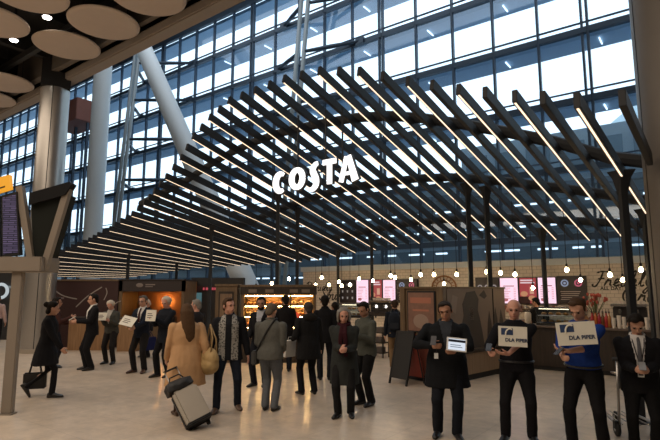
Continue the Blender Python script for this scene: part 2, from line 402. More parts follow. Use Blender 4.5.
    if lanyard:
        b = B()
        for q in (-1, 1): tube(b, [T @ Vector((q*.06, -.02, 1.515)), T @ Vector((q*.07, .06, 1.475)), T @ Vector((q*.055, fy+.006, 1.38)), T @ Vector((0, fy+.014, 1.12))], .006, 6)
        link('lanyard', b, fab(lanyard), o)
        cd = link('badge', bx(-.035, .035, fy+.01, fy+.016, 1.0, 1.11, T), plain((.7, .7, .68)), o)
    if scarf:
        b = B(); tube(b, [T @ Vector((.085*math.sin(a), -.01+.085*math.cos(a), 1.50-.025*math.cos(a))) for a in [2*PI*k/12 for k in range(13)]], .034, 10)
        for q, zz in ((-1, .98), (1, 1.02)): loft(b, [(T @ Vector((q*.03, .085, 1.47)), T3 @ Vector((.03, 0, 0)), T3 @ Vector((0, .02, 0))), (T @ Vector((q*.035, fy+.02, 1.36)), T3 @ Vector((.04, 0, 0)), T3 @ Vector((0, .016, 0))), (T @ Vector((q*.045, fy+.025, 1.15)), T3 @ Vector((.038, 0, 0)), T3 @ Vector((0, .014, 0))), (T @ Vector((q*.045, fy+.03, zz)), T3 @ Vector((.036, 0, 0)), T3 @ Vector((0, .01, 0)))], 12)
        link('scarf', remesh(b, .012, 2, .005), fab(scarf), o)
    if skirt:     # a garment that shows below the coat's front opening
        b = B(); loft(b, [(Vector((0, .02, .63)), (.11, 0, 0), (0, .15, 0)), (Vector((0, .02, .8)), (.1, 0, 0), (0, .14, 0)), (Vector((0, .01, 1.05)), (.07, 0, 0), (0, .135, 0)), (Vector((0, .0, 1.3)), (.05, 0, 0), (0, .135, 0))], 16); link('tunic', b, fab(skirt), o, True)
    if belt:
        b = B(); rr = [T @ Vector((.165*bulk*math.cos(a)*1.06, .118*bulk*math.sin(a)*1.06, .985)) for a in [2*PI*k/24 for k in range(25)]]; tube(b, rr, .014, 8); link('belt', b, plain(belt, .4), o)
    return P
def held(P, local, rot=(0, 0, 0)):
    """world matrix of something held at a point of the person's frame"""
    from mathutils import Euler
    M = P.M @ Matrix.Translation(local) @ Euler([R(a) for a in rot]).to_matrix().to_4x4()
    loc, q, s = M.decompose(); return Matrix.Translation(loc) @ q.to_matrix().to_4x4()
def held_thing(name, label, cat, M, group=None):
    o = bpy.data.objects.new(name, None); C.objects.link(o); o.empty_display_size = .1; o.matrix_world = M; return tag(o, label, cat, group)
# ------------------------------------------------------------------ the hall
def terrazzo():
    m = bpy.data.materials.new('terrazzo_floor'); m.use_nodes = True; nt = m.node_tree; b = nt.nodes['Principled BSDF']
    tc = nt.nodes.new('ShaderNodeTexCoord'); mp = nt.nodes.new('ShaderNodeMapping'); mp.inputs['Rotation'].default_value = (0, 0, TH)
    nt.links.new(tc.outputs['Object'], mp.inputs[0])
    br = nt.nodes.new('ShaderNodeTexBrick'); br.offset = 0.; br.inputs['Scale'].default_value = 1; br.inputs['Brick Width'].default_value = .9; br.inputs['Row Height'].default_value = .9
    br.inputs['Mortar Size'].default_value = .006; br.inputs['Color1'].default_value = (.53, .445, .36, 1); br.inputs['Color2'].default_value = (.575, .485, .395, 1); br.inputs['Mortar'].default_value = (.44, .37, .30, 1)
    nt.links.new(mp.outputs[0], br.inputs['Vector'])
    nz = nt.nodes.new('ShaderNodeTexNoise'); nz.inputs['Scale'].default_value = 3.5; nz.inputs['Detail'].default_value = 8; nz.inputs['Roughness'].default_value = .7
    nt.links.new(mp.outputs[0], nz.inputs['Vector'])
    mx = nt.nodes.new('ShaderNodeMixRGB'); mx.blend_type = 'MULTIPLY'; mx.inputs[0].default_value = 1
    cr = nt.nodes.new('ShaderNodeValToRGB'); cr.color_ramp.elements[0].color = (.72, .72, .72, 1); cr.color_ramp.elements[1].color = (1.1, 1.08, 1.05, 1); cr.color_ramp.elements[0].position = .3; cr.color_ramp.elements[1].position = .65
    nt.links.new(nz.outputs['Fac'], cr.inputs[0]); nt.links.new(br.outputs[0], mx.inputs[1]); nt.links.new(cr.outputs[0], mx.inputs[2])
    nt.links.new(mx.outputs[0], b.inputs['Base Color']); b.inputs['Roughness'].default_value = .28
    return m
M_steel_dark = plain((.045, .07, .105), .45, .3)
M_slat = mat('slat_charcoal', (.024, .026, .030), .55, 0, .15, 6, spec=.25)
M_white_col = plain((.62, .66, .68), .5)
M_led = glow((1, .74, .50), 1.7)
M_bulb = glow((1, .72, .38), 60.0)
M_beige = mat('ceiling_disc_beige', (.60, .50, .42), .7, 0, .05, 3)
M_black = plain((.012, .012, .013), .7)
M_brushed = mat('brushed_steel', (.40, .38, .355), .34, .8, .12, 40)
M_glass = bpy.data.materials.new('window_glass'); M_glass.use_nodes = True
_nt = M_glass.node_tree; _nt.nodes.clear(); _o = _nt.nodes.new('ShaderNodeOutputMaterial'); _t = _nt.nodes.new('ShaderNodeBsdfTransparent'); _g = _nt.nodes.new('ShaderNodeBsdfGlossy'); _x = _nt.nodes.new('ShaderNodeMixShader')
_t.inputs[0].default_value = (.80, .90, .97, 1); _g.inputs['Roughness'].default_value = .03; _x.inputs[0].default_value = .07
_nt.links.new(_t.outputs[0], _x.inputs[1]); _nt.links.new(_g.outputs[0], _x.inputs[2]); _nt.links.new(_x.outputs[0], _o.inputs[0])
# floor and shell
b = B(); box(b, -85, 14, -16, 48, -.3, 0, UROT); struct('floor', b, terrazzo())
WALLM = plain((.20, .18, .16), .8)
struct('wall_back', bx(-85, 14, -16.4, -16, 0, 26, UROT), WALLM)
struct('wall_right', bx(14, 14.4, -16, 27, 0, 26, UROT), WALLM)
struct('wall_left', bx(-85.4, -85, -16, 27, 0, 26, UROT), WALLM)
ceil_hi = struct('ceiling', bx(-85, 14, 7.2, 27.5, 25.2, 25.6, UROT), plain((.35, .37, .40), .8))
struct('trim_1', bx(-85, 14, -16, 7.2, 10.2, 10.5, UROT), M_black)                       # dark deck over the concourse
struct('trim_2', bx(-85, 14, 7.2, 7.6, 8.95, 25.2, UROT), plain((.16, .14, .12), .7))      # wall above the deck edge
# the pale lipped edge of the concourse ceiling
q0, q1 = gz(0, 122, 8.72), gz(220, 14, 8.72); qd = (q1-q0).normalized(); qn = Vector((-qd.y, qd.x, 0))
EM = Matrix(((qd.x, qn.x, 0, q0.x), (qd.y, qn.y, 0, q0.y), (0, 0, 1, 0), (0, 0, 0, 1)))
b = B(); box(b, -45, 24, -.42, 0, 8.72, 9.2, EM, .04); struct('trim_3', b, mat('ceiling_edge_tan', (.36, .31, .265), .6, 0, .06, 2))
b = B(); box(b, -45, 24, -.62, -.42, 8.95, 9.7, EM, .02); struct('trim_4', b, mat('ceiling_edge_dark', (.10, .088, .078), .6))  # darker brown strip set behind the tan lip
# dark ribs that carry the ceiling discs
for i in range(14):
    u0 = -30+2.6*i
    struct('trim_%d' % (10+i), bx(u0, u0+.22, -9, 7.3, 9.35, 9.95, UROT), M_black)
for i in range(5):
    struct('trim_%d' % (30+i), bx(-30, 6, -4+2.6*i, -3.86+2.6*i, 9.15, 9.35, UROT), plain((.03, .03, .03), .6))
# ceiling discs
disc_me = None
grp = 'round beige panels hung under the dark concourse ceiling'
dlab = ['round beige ceiling panel nearest the pale ceiling edge, whole in view', 'round beige ceiling panel just above the steel column', 'round beige ceiling panel cut by the top of the picture beside the pale ceiling edge',
        'round beige ceiling panel cut by the picture top, above two small downlights', 'round beige ceiling panel between the two small downlights and the picture side', 'round beige ceiling panel beside the shaft over the steel column',
        'small far round beige ceiling panel lowest in the picture']
for i, (px, py) in enumerate([(104, 24), (67, 46.5), (148, -3), (28, -6), (-9, 22), (4, 83), (-12, 99)]):
    p = gz(px, py, 8.75)
    b = B(); lathe(b, [(.0, -.03), (.80, -.03), (.87, 0), (.88, .03), (.84, .06), (.0, .07)], 40)
    o = link('ceiling_disc', b, M_beige, None, loc=p); tag(o, dlab[i], 'ceiling panel', grp)
    for k in range(3):
        a = 2*PI*k/3; b = B(); tube(b, [(.6*math.cos(a), .6*math.sin(a), .05), (.6*math.cos(a), .6*math.sin(a), 1.44)], .012, 6); link('hanger_rod', b, M_black, o)
for i, (px, py, lab) in enumerate([(47, 17, 'small round downlight shining between two beige ceiling panels near the picture top'), (14, 40, 'small round downlight shining beside the panel at the picture side')]):
    p = gz(px, py, 9.1); o = thing('downlight', lab, 'ceiling light', p, 0, 'small downlights in the dark ceiling')
    b = B(); lathe(b, [(.10, 0), (.13, 0), (.14, .1), (.12, .25), (.1, .25)], 20); link('housing', b, M_black, o)
    b = B(); lathe(b, [(.0, -.035), (.10, -.03), (.11, -.004), (0, -.004)], 20); link('lens', b, glow((1, .93, .82), 14.), o)
    b = B(); tube(b, [(0, 0, .2), (0, 0, .95)], .02, 6); link('stem', b, M_black, o)
# steel columns of the concourse
def big_col(name, x, y, r, zt, rz, label):
    o = thing(name, label, 'column', (x, y, 0), rz); b = B()
    lathe(b, [(r+.03, 0), (r+.03, .12), (r, .125)], 40); link('base_ring', b, plain((.5, .45, .38), .3, .8), o)
    b = B()
    for k in range(4):
        a0 = k*PI/2+.025; pts = [(r*math.cos(a0+(PI/2-.05)*j/12), r*math.sin(a0+(PI/2-.05)*j/12)) for j in range(13)]
        vs0 = [b.verts.new((p[0], p[1], .12)) for p in pts]; vs1 = [b.verts.new((p[0], p[1], zt)) for p in pts]
        for j in range(12): b.faces.new((vs0[j], vs0[j+1], vs1[j+1], vs1[j]))
    link('cladding', b, M_brushed, o, True)
    b = B(); lathe(b, [(r-.02, .1), (r-.02, zt)], 32); link('core', b, M_black, o)
    return o
big_col('column', -9.1, 16.27, .44, 8.45, R(20), 'round brushed steel column behind the flight display stand')
struct('trim_40', bx(-.43, .43, -.43, .43, 8.45, 10.3, Matrix.Translation((-9.1, 16.27, 0)) @ Matrix.Rotation(R(29), 4, 'Z')), M_black)
c2 = big_col('column', 4.92, 6.95, .50, 10.2, R(-8), 'broad tan clad column beside the man in a suit with a phone')
for ch in c2.children:
    if ch.name.startswith('cladding'): ch.data.materials[0] = mat('column_tan', (.135, .118, .10), .5, .1, .08, 5)
# white hall columns
p = at_n(91, 262, 17.6); p.z = 0
b = B(); cap(b, p-Vector((0, 0, .3)), p+Vector((0, 0, 24)), .58, .58, 28); o = link('hall_column', b, M_white_col, smooth=True)
tag(o, 'upright white hall column rising behind the low end of the slatted canopy', 'column')
pA = at_n(246, 285, 17.6); pB = at_n(140, 40, 19.2); dA = (pB-pA)
pA0 = pA-dA*(pA.z/dA.z)
b = B(); cap(b, pA0, pB+dA*.75, .58, .56, 28); o = link('hall_column', b, M_white_col, smooth=True); tag(o, 'leaning white hall column crossing behind the slatted canopy', 'column')
# ------------------------------------------------------------------ glass front: bays between u = -4.07 + 2.28 k
GL = [0, 1.0, 4.4, 7.65, 10.95, 14.35, 17.65, 20.8, 24.0]
NF = 26.0
def bay(z0, z1, dbl):
    b = B(); w = 2.28
    box(b, -.055, .055, -.12, .10, z0, z1)
    if dbl: box(b, -.30, -.20, -.12, .1, z0, z1)
    box(b, .055, w-.055, -.16, .12, z0-.19, z0+.10)
    box(b, .055, w-.055, -.08, .06, z0+.36, z0+.41)
    return b
cache = {}; wn = 0
win = {}
for k in range(-35, 6):
    u0 = -4.07+2.28*k; dbl = (k % 5 == 0)
    for j in range(1, len(GL)-1):
        wn += 1; key = (j, dbl)
        M = Matrix.Translation(un(u0, NF)) @ UROT
        if key not in cache:
            me = bpy.data.meshes.new('window_frame'); bb = bay(GL[j], GL[j+1], dbl); bmesh.ops.recalc_face_normals(bb, faces=bb.faces); bb.to_mesh(me); bb.free(); me.materials.append(M_steel_dark)
            g = bpy.data.meshes.new('window_glass'); bb = bx(.05, 2.23, -.02, -.004, GL[j]+.1, GL[j+1]-.19); bmesh.ops.recalc_face_normals(bb, faces=bb.faces); bb.to_mesh(g); bb.free(); g.materials.append(M_glass); cache[key] = (me, g)
        o = link('window_%d' % wn, cache[key][0], None, M=M); o['kind'] = 'structure'
        link('glass', cache[key][1], None, o)
struct('baseboard_1', bx(-85, 14, 25.85, 26.1, 0, .85, UROT), M_steel_dark)
struct('trim_41', bx(-85, 14, 25.85, 26.1, 23.8, 25.3, UROT), M_steel_dark)
# decks outside the glass at every level, with lamps underneath
M_deck = mat('deck_soffit', (.34, .49, .66), .6, 0, .06, 2)
for i, z in enumerate(GL[3:]):
    struct('trim_%d' % (50+i), bx(-85, 14, 26.55, 28.1, z-.16, z+.12, UROT), M_deck)
lamp_me = None; M_lamp = glow((.9, .96, 1), 2.5)
first = None
for z in GL[4:8]:
    for k in range(-12, 1):
        if k % 2: continue
        u0 = -4.07+2.28*k+.35
        p = un(u0, 27.2, z-.24)
        if first is None:
            b = B(); box(b, -.03, .03, -.4, .4, -.03, .05, None, .015); first = link('soffit_lamp', b, M_lamp, M=Matrix.Translation(p) @ UROT); o = first
        else:
            o = first.copy(); C.objects.link(o); o.matrix_world = Matrix.Translation(p) @ UROT
        tag(o, 'short white strip lamp under an outside deck beyond the glass', 'strip light', 'strip lamps under the decks beyond the glass')
# pale masts with struts in front of the glass
def mast(p0, p1, levels, label):
    d = p1-p0
    a = p0-d*(p0.z/d.z); e = p0+d*((25-p0.z)/d.z)
    o = thing('bracing_mast', label, 'steel mast', a); q = U*.62
    for s in (0, 1):
        b = B(); tube(b, [q*s, e-a+q*s], .15, 14); link('mast_tube', b, plain((.30, .34, .36), .45, .2), o, True)
    for z in levels:
        m = (e-a)*(z/e.z)
        for s, du in ((0, -2.7), (1, 4.4)):
            tgt = un((a+m).dot(U)+du, NF-.15, z)-a; st = m+q*s
            b = B(); tube(b, [st, st+(tgt-st)*.5, tgt], [.11, .15, .11], 10); link('strut', b, M_steel_dark, o, True)
            link('strut_bracket', bx(-.3, .3, -.12, .1, -.2, .2, Matrix.Translation(tgt) @ UROT), M_steel_dark, o)
    return o
mast(gz(297, 54, 17.65), gz(301, 6, 20.8), (20.8, 17.65, 14.35), 'pair of pale steel masts with dark struts above the illuminated sign')
mast(at_n(117, 200, 23), at_n(134, 65, 23), (20.8, 17.65, 14.35, 10.95), 'pair of pale steel masts with dark struts between the two white hall columns')
# brown red steel box seen behind the steel column
b = B(); box(b, -.0, 4.6, -1.2, 1.2, 0, 1.9, None, .04); p = at_n(64, 124, 21.5)-Vector((0, 0, .75))
o = link('service_gantry', b, mat('gantry_brown_red', (.22, .075, .05), .6, 0, .1, 2), M=Matrix.Translation(p) @ UROT); tag(o, 'brown red steel gantry between the steel column and the white hall column', 'gantry')
for q in (.3, 2.2, 4.2): link('leg', bx(q, q+.18, -.1, .1, -p.z, 0), M_steel_dark, o)
# what stands outside: a low dark building and a white tent roof
nb = thing('terminal_building', 'dark grey building with rows of small lit windows beyond the glass', 'building', un(0, 36), -TH)
link('wall', bx(-120, 16, 0, 6, 0, 9.0), mat('building_grey', (.34, .40, .44), .7, 0, .15, .6), nb)
b = B(); box(b, -120, 16, -.6, 0, 8.6, 9.2); link('roof_edge', b, plain((.16, .19, .22), .6), nb)
ub = link('upper_storey', bx(-15, 16, .6, 6, 9.2, 12.6), plain((.42, .48, .52), .7), nb)
for k in range(14): link('upper_window', bx(-14.6+2.2*k, -13.0+2.2*k, .5, .6, 9.8, 11.8), plain((.22, .28, .32), .2), ub)
for z in (2.9, 4.5, 6.1, 7.6):
    wb = link('window_strip', bx(-120, 16, -.12, .0, z-.5, z+.35), plain((.17, .21, .24), .25), nb)
    for k in range(40):
        u0 = -36+1.25*k+random.uniform(-.5, .5); ww = random.uniform(.5, 1.3)
        if random.random() < .8:
            link('lit_ceiling_strip', bx(u0, u0+ww, -.16, -.121, z+.05, z+.17), glow((.85, .93, 1), 2.2), wb)
o = thing('tent_roof', 'white tensile tent roof beyond the glass near the tan column', 'tent', un(-3.5, 44), -TH)
b = B(); n0 = b.verts.new((0, 0, 15.9)); ring = []
pts = [(-7, -4, 12.4), (-2, -4.5, 12.9), (4, -4, 12.6), (9, -4.6, 12.2), (9, 4, 12.4), (1, 4, 12.8), (-7, 4, 12.4)]
for sgn in (0, 1):
    top = b.verts.new((0, 0, 16.4-.08*sgn)); vs = [b.verts.new((x, y, z-.08*sgn)) for x, y, z in pts]
    mid = [b.verts.new((x*.45, y*.45, z+1.05-.08*sgn)) for x, y, z in pts]
    for i in range(len(pts)):
        j = (i+1) % len(pts); b.faces.new((vs[i], vs[j], mid[j], mid[i])); b.faces.new((mid[i], mid[j], top))
b.verts.remove(n0)
link('tent_membrane', b, plain((.55, .66, .72), .7), o)
b = B(); tube(b, [(0, 0, 0), (0, 0, 16.4)], .2, 10); link('tent_mast', b, plain((.4, .45, .5), .5), o)
for x, y, z in pts:
    b = B(); tube(b, [(x, y, 0), (x, y, z)], .12, 8); link('tent_post', b, plain((.4, .45, .5), .5), o)
# ground outside
struct('ground', bx(-140, 90, 48, 160, -.3, -.02, UROT), plain((.6, .6, .58), .9))
# ------------------------------------------------------------------ slatted canopy
CF = [(-.17, 10.6, 3.55), (-1.06, 10.21, 3.83), (-1.95, 9.4, 4.34), (-2.84, 9.11, 4.75), (-3.73, 9.01, 5.14), (-4.62, 9.08, 5.52), (-5.51, 9.05, 5.78), (-6.4, 9.02, 5.87), (-7.28, 8.92, 5.89), (-8.17, 8.83, 5.90), (-9.06, 8.61, 5.77), (-9.95, 8.37, 5.54), (-10.84, 8.04, 5.22), (-11.73, 7.84, 4.87),
      (-12.62, 7.59, 4.60), (-13.51, 7.32, 4.41), (-14.4, 7.14, 4.17), (-15.29, 6.97, 4.04), (-16.17, 6.83, 3.86), (-17.06, 6.75, 3.72), (-17.95, 6.59, 3.60), (-18.84, 6.53, 3.50), (-19.73, 6.53, 3.36), (-20.62, 6.54, 3.2), (-22, 6.6, 3.0), (-24, 6.7, 2.75), (-27, 6.8, 2.5)]
CB = [(0, 3.1), (-.5, 3.12), (-1.9, 3.2), (-3.7, 3.36), (-5.5, 3.52), (-7.48, 3.54), (-9.15, 3.42), (-10.83, 3.28), (-12.55, 3.08), (-14, 3.0), (-20, 2.95), (-23, 2.75), (-27, 2.5)]
def interp(t, u, k):
    for a, b in zip(t, t[1:]):
        if a[0] >= u >= b[0]: f = (u-a[0])/(b[0]-a[0]); return a[k]+(b[k]-a[k])*f
    return t[0][k] if u > t[0][0] else t[-1][k]
def surf(u, n):
    L = interp(CF, u, 1); s = (n-(16-L))/L; a = interp(CF, u, 2); return a+(interp(CB, u, 1)-a)*s
can = thing('slatted_canopy', 'warped canopy of dark slats with warm light lines on thin posts over the bar', 'canopy', un(-9, 12))
ci = can.matrix_world if False else Matrix.Translation(-un(-9, 12))
SH, SW = .175, .07
for i in range(-3, 56):
    u = -1.95-.4445*i
    L = interp(CF, u, 1); zf = interp(CF, u, 2); zb = interp(CB, u, 1)
    p0 = un(u, 16-L, zf); p1 = un(u, 16.0, zb)
    if i == -3: p1 = p0.lerp(p1, .23)      # the short slat that stops at the tan column
    d = (p1-p0); ln = d.length; d.normalize(); side = U.copy(); up = side.cross(d).normalized()
    M = Matrix(((side.x, d.x, up.x, p0.x), (side.y, d.y, up.y, p0.y), (side.z, d.z, up.z, p0.z), (0, 0, 0, 1)))
    M = ci @ M
    o = link('slat', bx(-SW/2, SW/2, 0, ln, -.0, SH, None, .006), M_slat, can, M=M)
    if i % 2 == 0:
        link('light_strip', bx(-.012, .012, .03, ln-.03, -.008, .004), M_led, o)
for n, w in ((8.9, .16), (12.0, .16), (14.9, .14)):
    us = [-.4-.8*k for k in range(33)]
    if n < 9: us = [q for q in us if 16-interp(CF, q, 1) < 8.85]
    if n < 9 and len(us) < 3: continue
    b = B(); loft(b, [(un(q, n, surf(q, n)+SH+.09)-un(-9, 12), N*.07, Vector((0, 0, .11))) for q in us], 8); link('cross_beam', b, M_slat, can)
posts = [(471, 11.9), (490, 12.0), (630, 8.9), (277, 10.9), (297, 12.0), (210, 11.2), (127, 11.6), (176, 14.0), (372, 14.9), (338, 15.6), (545, 15.15), (651, 12.0)]
for px, n in posts:
    p = at_n(px, 285, n); u = p.dot(U); zt = surf(u, n)+.1
    q = Vector((p.x, p.y, 0))-un(-9, 12); b = B()
    box(b, q.x-.05, q.x+.05, q.y-.05, q.y+.05, .015, zt); box(b, q.x-.13, q.x+.13, q.y-.13, q.y+.13, 0, .015); 
    loft(b, [(q+Vector((0, 0, zt-.45)), U*.05, N*.05), (q+Vector((0, 0, zt-.12)), U*.13, N*.08), (q+Vector((0, 0, zt)), U*.2, N*.09)], 4)
    link('post', b, M_slat, can)
# ---- the illuminated sign: five standing letters
def arc(cx, cz, rx, rz, a0, a1, k=20): return [(cx+rx*math.cos(R(a0+(a1-a0)*i/k)), cz+rz*math.sin(R(a0+(a1-a0)*i/k))) for i in range(k+1)]
M_sign = glow((1, .97, .95), 1.6); M_signside = plain((.03, .03, .03), .5)
sp0 = at_n(315, 171, 8.0); 
sg = thing('illuminated_sign', 'white illuminated letters COSTA hung under the front of the slatted canopy', 'sign', sp0, -TH)
def letter(i, dx, dz, strokes, rot=0):
    M = Matrix.Translation((dx, 0, dz)) @ Matrix.Rotation(R(rot), 4, 'Y')
    b = B()
    for pts, w in strokes: ribbon(b, pts, w, .03, M)
    o = link('letter', b, M_sign, sg)
    b = B()
    for pts, w in strokes: ribbon(b, pts, [q+.03 for q in w] if isinstance(w, list) else w+.03, .07, M @ Matrix.Translation((0, .031, 0)))
    link('letter_case', b, M_signside, o)
def lp(px, py): q = at_n(px, py, 8.0)-sp0; return q.dot(U), q.z
def cw(f, n): return [f(i/n) for i in range(n+1)]
x, z = lp(279.5, 182.5); letter(0, x, z, [(arc(.02, 0, .145, .19, 55, 300, 24), cw(lambda t: .07+.09*math.sin(PI*t), 24))])
x, z = lp(296.5, 178.5); letter(1, x, z, [(arc(0, 0, .15, .185, 0, 360, 30), cw(lambda t: .105+.035*abs(math.cos(2*PI*t)), 30))])
x, z = lp(313.5, 176.5); letter(2, x, z, [([(p.x, p.y) for p in spline([Vector((.10, .27, 0)), Vector((.03, .245, 0)), Vector((-.035, .15, 0)), Vector((.0, .05, 0)), Vector((.05, -.06, 0)), Vector((.05, -.17, 0)), Vector((-.02, -.25, 0)), Vector((-.11, -.26, 0))], 4)], cw(lambda t: .075+.07*math.sin(PI*t), 28))])
x, z = lp(329, 171.5); letter(3, x, z, [([(-.165, .205), (.165, .205)], .105), ([(0, .2), (0, -.25)], .115)])
x, z = lp(347.5, 168.5); letter(4, x, z, [([(-.17, -.25), (-.03, .25)], [.10, .095]), ([(.17, -.25), (.015, .26)], [.15, .105]), ([(-.10, -.09), (.11, -.09)], .065)])
b = B()
for x in (-.55, .2, .62): 
    w = sp0+U*x; box(b, x-.012, x+.012, .09, .115, -.2, max(.6, surf(w.dot(U), w.dot(N))-sp0.z))
box(b, -.95, .95, .085, .105, -.03, .0); link('hanger_frame', b, M_slat, sg)
# ---- pendant bulbs
bulbs = [(256, 288), (271.7, 283.7), (289, 279), (296, 287), (315.7, 285), (321.7, 277.7), (329, 285), (339, 282), (341.7, 286), (350, 285), (359, 279), (373, 281), (390.7, 276), (395, 277.7), (411, 279.7), (420.7, 275), (434, 274.7), (444, 283.7), (456.7, 274.7), (470, 283.7), (486.7, 272), (500.7, 273), (515, 274.7), (533, 288), (566.7, 270), (580.7, 280), (610, 275), (622.7, 280), (641, 270)]
proto = None
for i, (px, py) in enumerate(bulbs):
    n = 12.6 if py < 279 else 14.0
    if px < 300: n = 12.3
    p = at_n(px, py, n)
    b = B(); lathe(b, [(.0, -.075), (.035, -.065), (.055, -.03), (.055, .0), (.035, .04), (.018, .06), (.0, .062)], 14)
    if proto is None:
        bulb_me = bpy.data.meshes.new('bulb'); bmesh.ops.recalc_face_normals(b, faces=b.faces); b.to_mesh(bulb_me); b.free(); bulb_me.materials.append(M_bulb); bulb_me.transform(Matrix.Translation((0, 0, .012)) @ Matrix.Scale(.8, 4))
        b = B(); lathe(b, [(.0, .06), (.026, .06), (.026, .13), (.012, .15), (0, .15)], 10); sock_me = bpy.data.meshes.new('socket'); b.to_mesh(sock_me); b.free(); sock_me.materials.append(M_black); proto = 1
    else: b.free()
    o = thing('pendant_bulb', 'bare glowing bulb hanging on a thin cord over the coffee bar', 'pendant light', p, 0, 'bare bulbs strung over the coffee bar')
    link('bulb', bulb_me, None, o); link('socket', sock_me, None, o)
    b = B(); box(b, -.006, .006, -.006, .006, .14, surf(p.dot(U), n)-p.z-.004); link('cord', b, M_black, o)
# ------------------------------------------------------------------ coffee bar
W_oak = wood('wood_oak', (.11, .07, .035), (.18, .115, .062)); W_dark = wood('wood_dark', (.022, .015, .011), (.042, .027, .018)); W_warm = wood('wood_warm', (.20, .105, .045), (.30, .17, .08))
def tiles():
    m = bpy.data.materials.new('cream_tiles'); m.use_nodes = True; nt = m.node_tree; b = nt.nodes['Principled BSDF']
    tc = nt.nodes.new('ShaderNodeTexCoord'); mp = nt.nodes.new('ShaderNodeMapping'); mp.inputs['Rotation'].default_value = (PI/2, 0, 0)
    br = nt.nodes.new('ShaderNodeTexBrick'); br.inputs['Scale'].default_value = 1; br.inputs['Brick Width'].default_value = .2; br.inputs['Row Height'].default_value = .1; br.inputs['Mortar Size'].default_value = .006
    br.inputs['Color1'].default_value = (.66, .57, .49, 1); br.inputs['Color2'].default_value = (.70, .61, .53, 1); br.inputs['Mortar'].default_value = (.38, .32, .27, 1)
    nt.links.new(tc.outputs['Object'], mp.inputs[0]); nt.links.new(mp.outputs[0], br.inputs['Vector']); nt.links.new(br.outputs[0], b.inputs['Base Color']); b.inputs['Roughness'].default_value = .35
    return m
BW = 15.9
def U_(px, n=BW): return at_n(px, 290, n).dot(U)
u0w, u1w = U_(303), .6
wall = tag(link('tiled_wall', bx(u0w, u1w, BW, BW+.25, 0, 2.62), tiles(), M=UROT), 'cream tiled back wall of the coffee bar', 'wall')
link('wall_cap', bx(u0w-.05, u1w+.05, BW-.10, BW+.32, 2.621, 2.80), plain((.55, .60, .64), .4), wall)
# painted script on the tiles
G = {'F': ([[(.05, .95), (.3, 1.02), (.75, 1.0)], [(.42, 1.0), (.36, .5), (.2, .05), (.0, .02), (-.05, .18)], [(.2, .52), (.6, .55)]], .62),
     'G': ([[(.72, .85), (.5, 1.0), (.2, .85), (.08, .45), (.25, .08), (.55, .1), (.72, .45)], [(.42, .46), (.78, .48), (.7, .0), (.5, -.4), (.25, -.35)]], .85),
     'P': ([[(.3, 1.0), (.25, .5), (.15, 0)], [(.02, .8), (.3, 1.02), (.7, .95), (.72, .65), (.45, .5), (.25, .55)]], .75),
     'S': ([[(.65, .9), (.45, 1.02), (.2, .85), (.35, .58), (.55, .35), (.4, .05), (.1, .05), (.02, .2)]], .7),
     'r': ([[(0, .05), (.08, .3), (.16, .5), (.2, .38), (.34, .42), (.34, .15), (.46, .06)]], .46), 'e': ([[(0, .1), (.2, .25), (.32, .4), (.2, .5), (.08, .3), (.16, .04), (.42, .12)]], .42),
     's': ([[(0, .05), (.2, .5), (.3, .2), (.16, .0), (.05, .08)], [(.2, .02), (.4, .1)]], .4), 'h': ([[(0, .1), (.25, .7), (.25, 1.0), (.14, .9), (.1, .0)], [(.1, .2), (.26, .48), (.38, .4), (.36, .08), (.52, .1)]], .52),
     'l': ([[(0, .1), (.22, .7), (.24, 1.0), (.13, .9), (.12, .2), (.2, .02), (.34, .1)]], .34), 'y': ([[(.02, .45), (.08, .12), (.22, .08), (.34, .45)], [(.34, .48), (.3, .0), (.15, -.42), (.0, -.35), (.2, -.05), (.5, .15)]], .46),
     'o': ([[(.2, .48), (.04, .3), (.1, .03), (.28, .06), (.34, .32), (.2, .48), (.3, .4), (.46, .42)]], .46), 'u': ([[(0, .4), (.06, .48), (.08, .12), (.2, .03), (.34, .2), (.38, .48)], [(.38, .46), (.38, .08), (.54, .1)]], .54),
     'n': ([[(0, .4), (.08, .48), (.08, .02)], [(.08, .2), (.26, .48), (.38, .4), (.36, .08), (.54, .1)]], .54), 'd': ([[(.36, .42), (.18, .5), (.04, .25), (.14, .02), (.34, .15)], [(.5, 1.0), (.42, .5), (.36, .1), (.54, .1)]], .56)}
M_ink = plain((.018, .014, .012), .6)
def script(word, h, u, z, label, slant=.3, spread=1.12):
    b = B(); x = 0
    for ch in word:
        st, ad = G[ch]
        for s in st:
            p = spline([Vector((q[0], q[1], 0)) for q in s], 4)
            ribbon(b, [((x+v.x+v.y*slant)*h, v.y*h) for v in p], [h*(.07+.055*abs(math.sin(3*i/len(p)*PI))) for i in range(len(p))], .006)
        x += ad*spread
    o = link('painted_lettering', b, M_ink, M=UROT @ Matrix.Translation((u, BW-.008, z))); return tag(o, label, 'wall lettering')
def zy(px, py): return at_n(px, py, BW).z
script('Freshly', .40, U_(593), zy(600, 286.5), 'black script word Freshly painted on the tiles beside the dark menu')
script('Ground', .42, U_(619), zy(620, 302), 'black script word Ground painted under the word Freshly')
script('Proudly', .34, U_(303)+.1, zy(310, 291), 'black script word Proudly painted on the tiles above the bakery cabinet')
script('Sound', .46, U_(319), zy(330, 300), 'black script word Sound painted beside the dark drinks menu')
o = link('painted_lettering', text_mesh('ALL DAY', .13, .005, .004), M_ink, M=UROT @ Matrix.Translation((U_(611), BW-.008, zy(611, 288.5)))); tag(o, 'small printed words ALL DAY under the script Freshly', 'wall lettering')
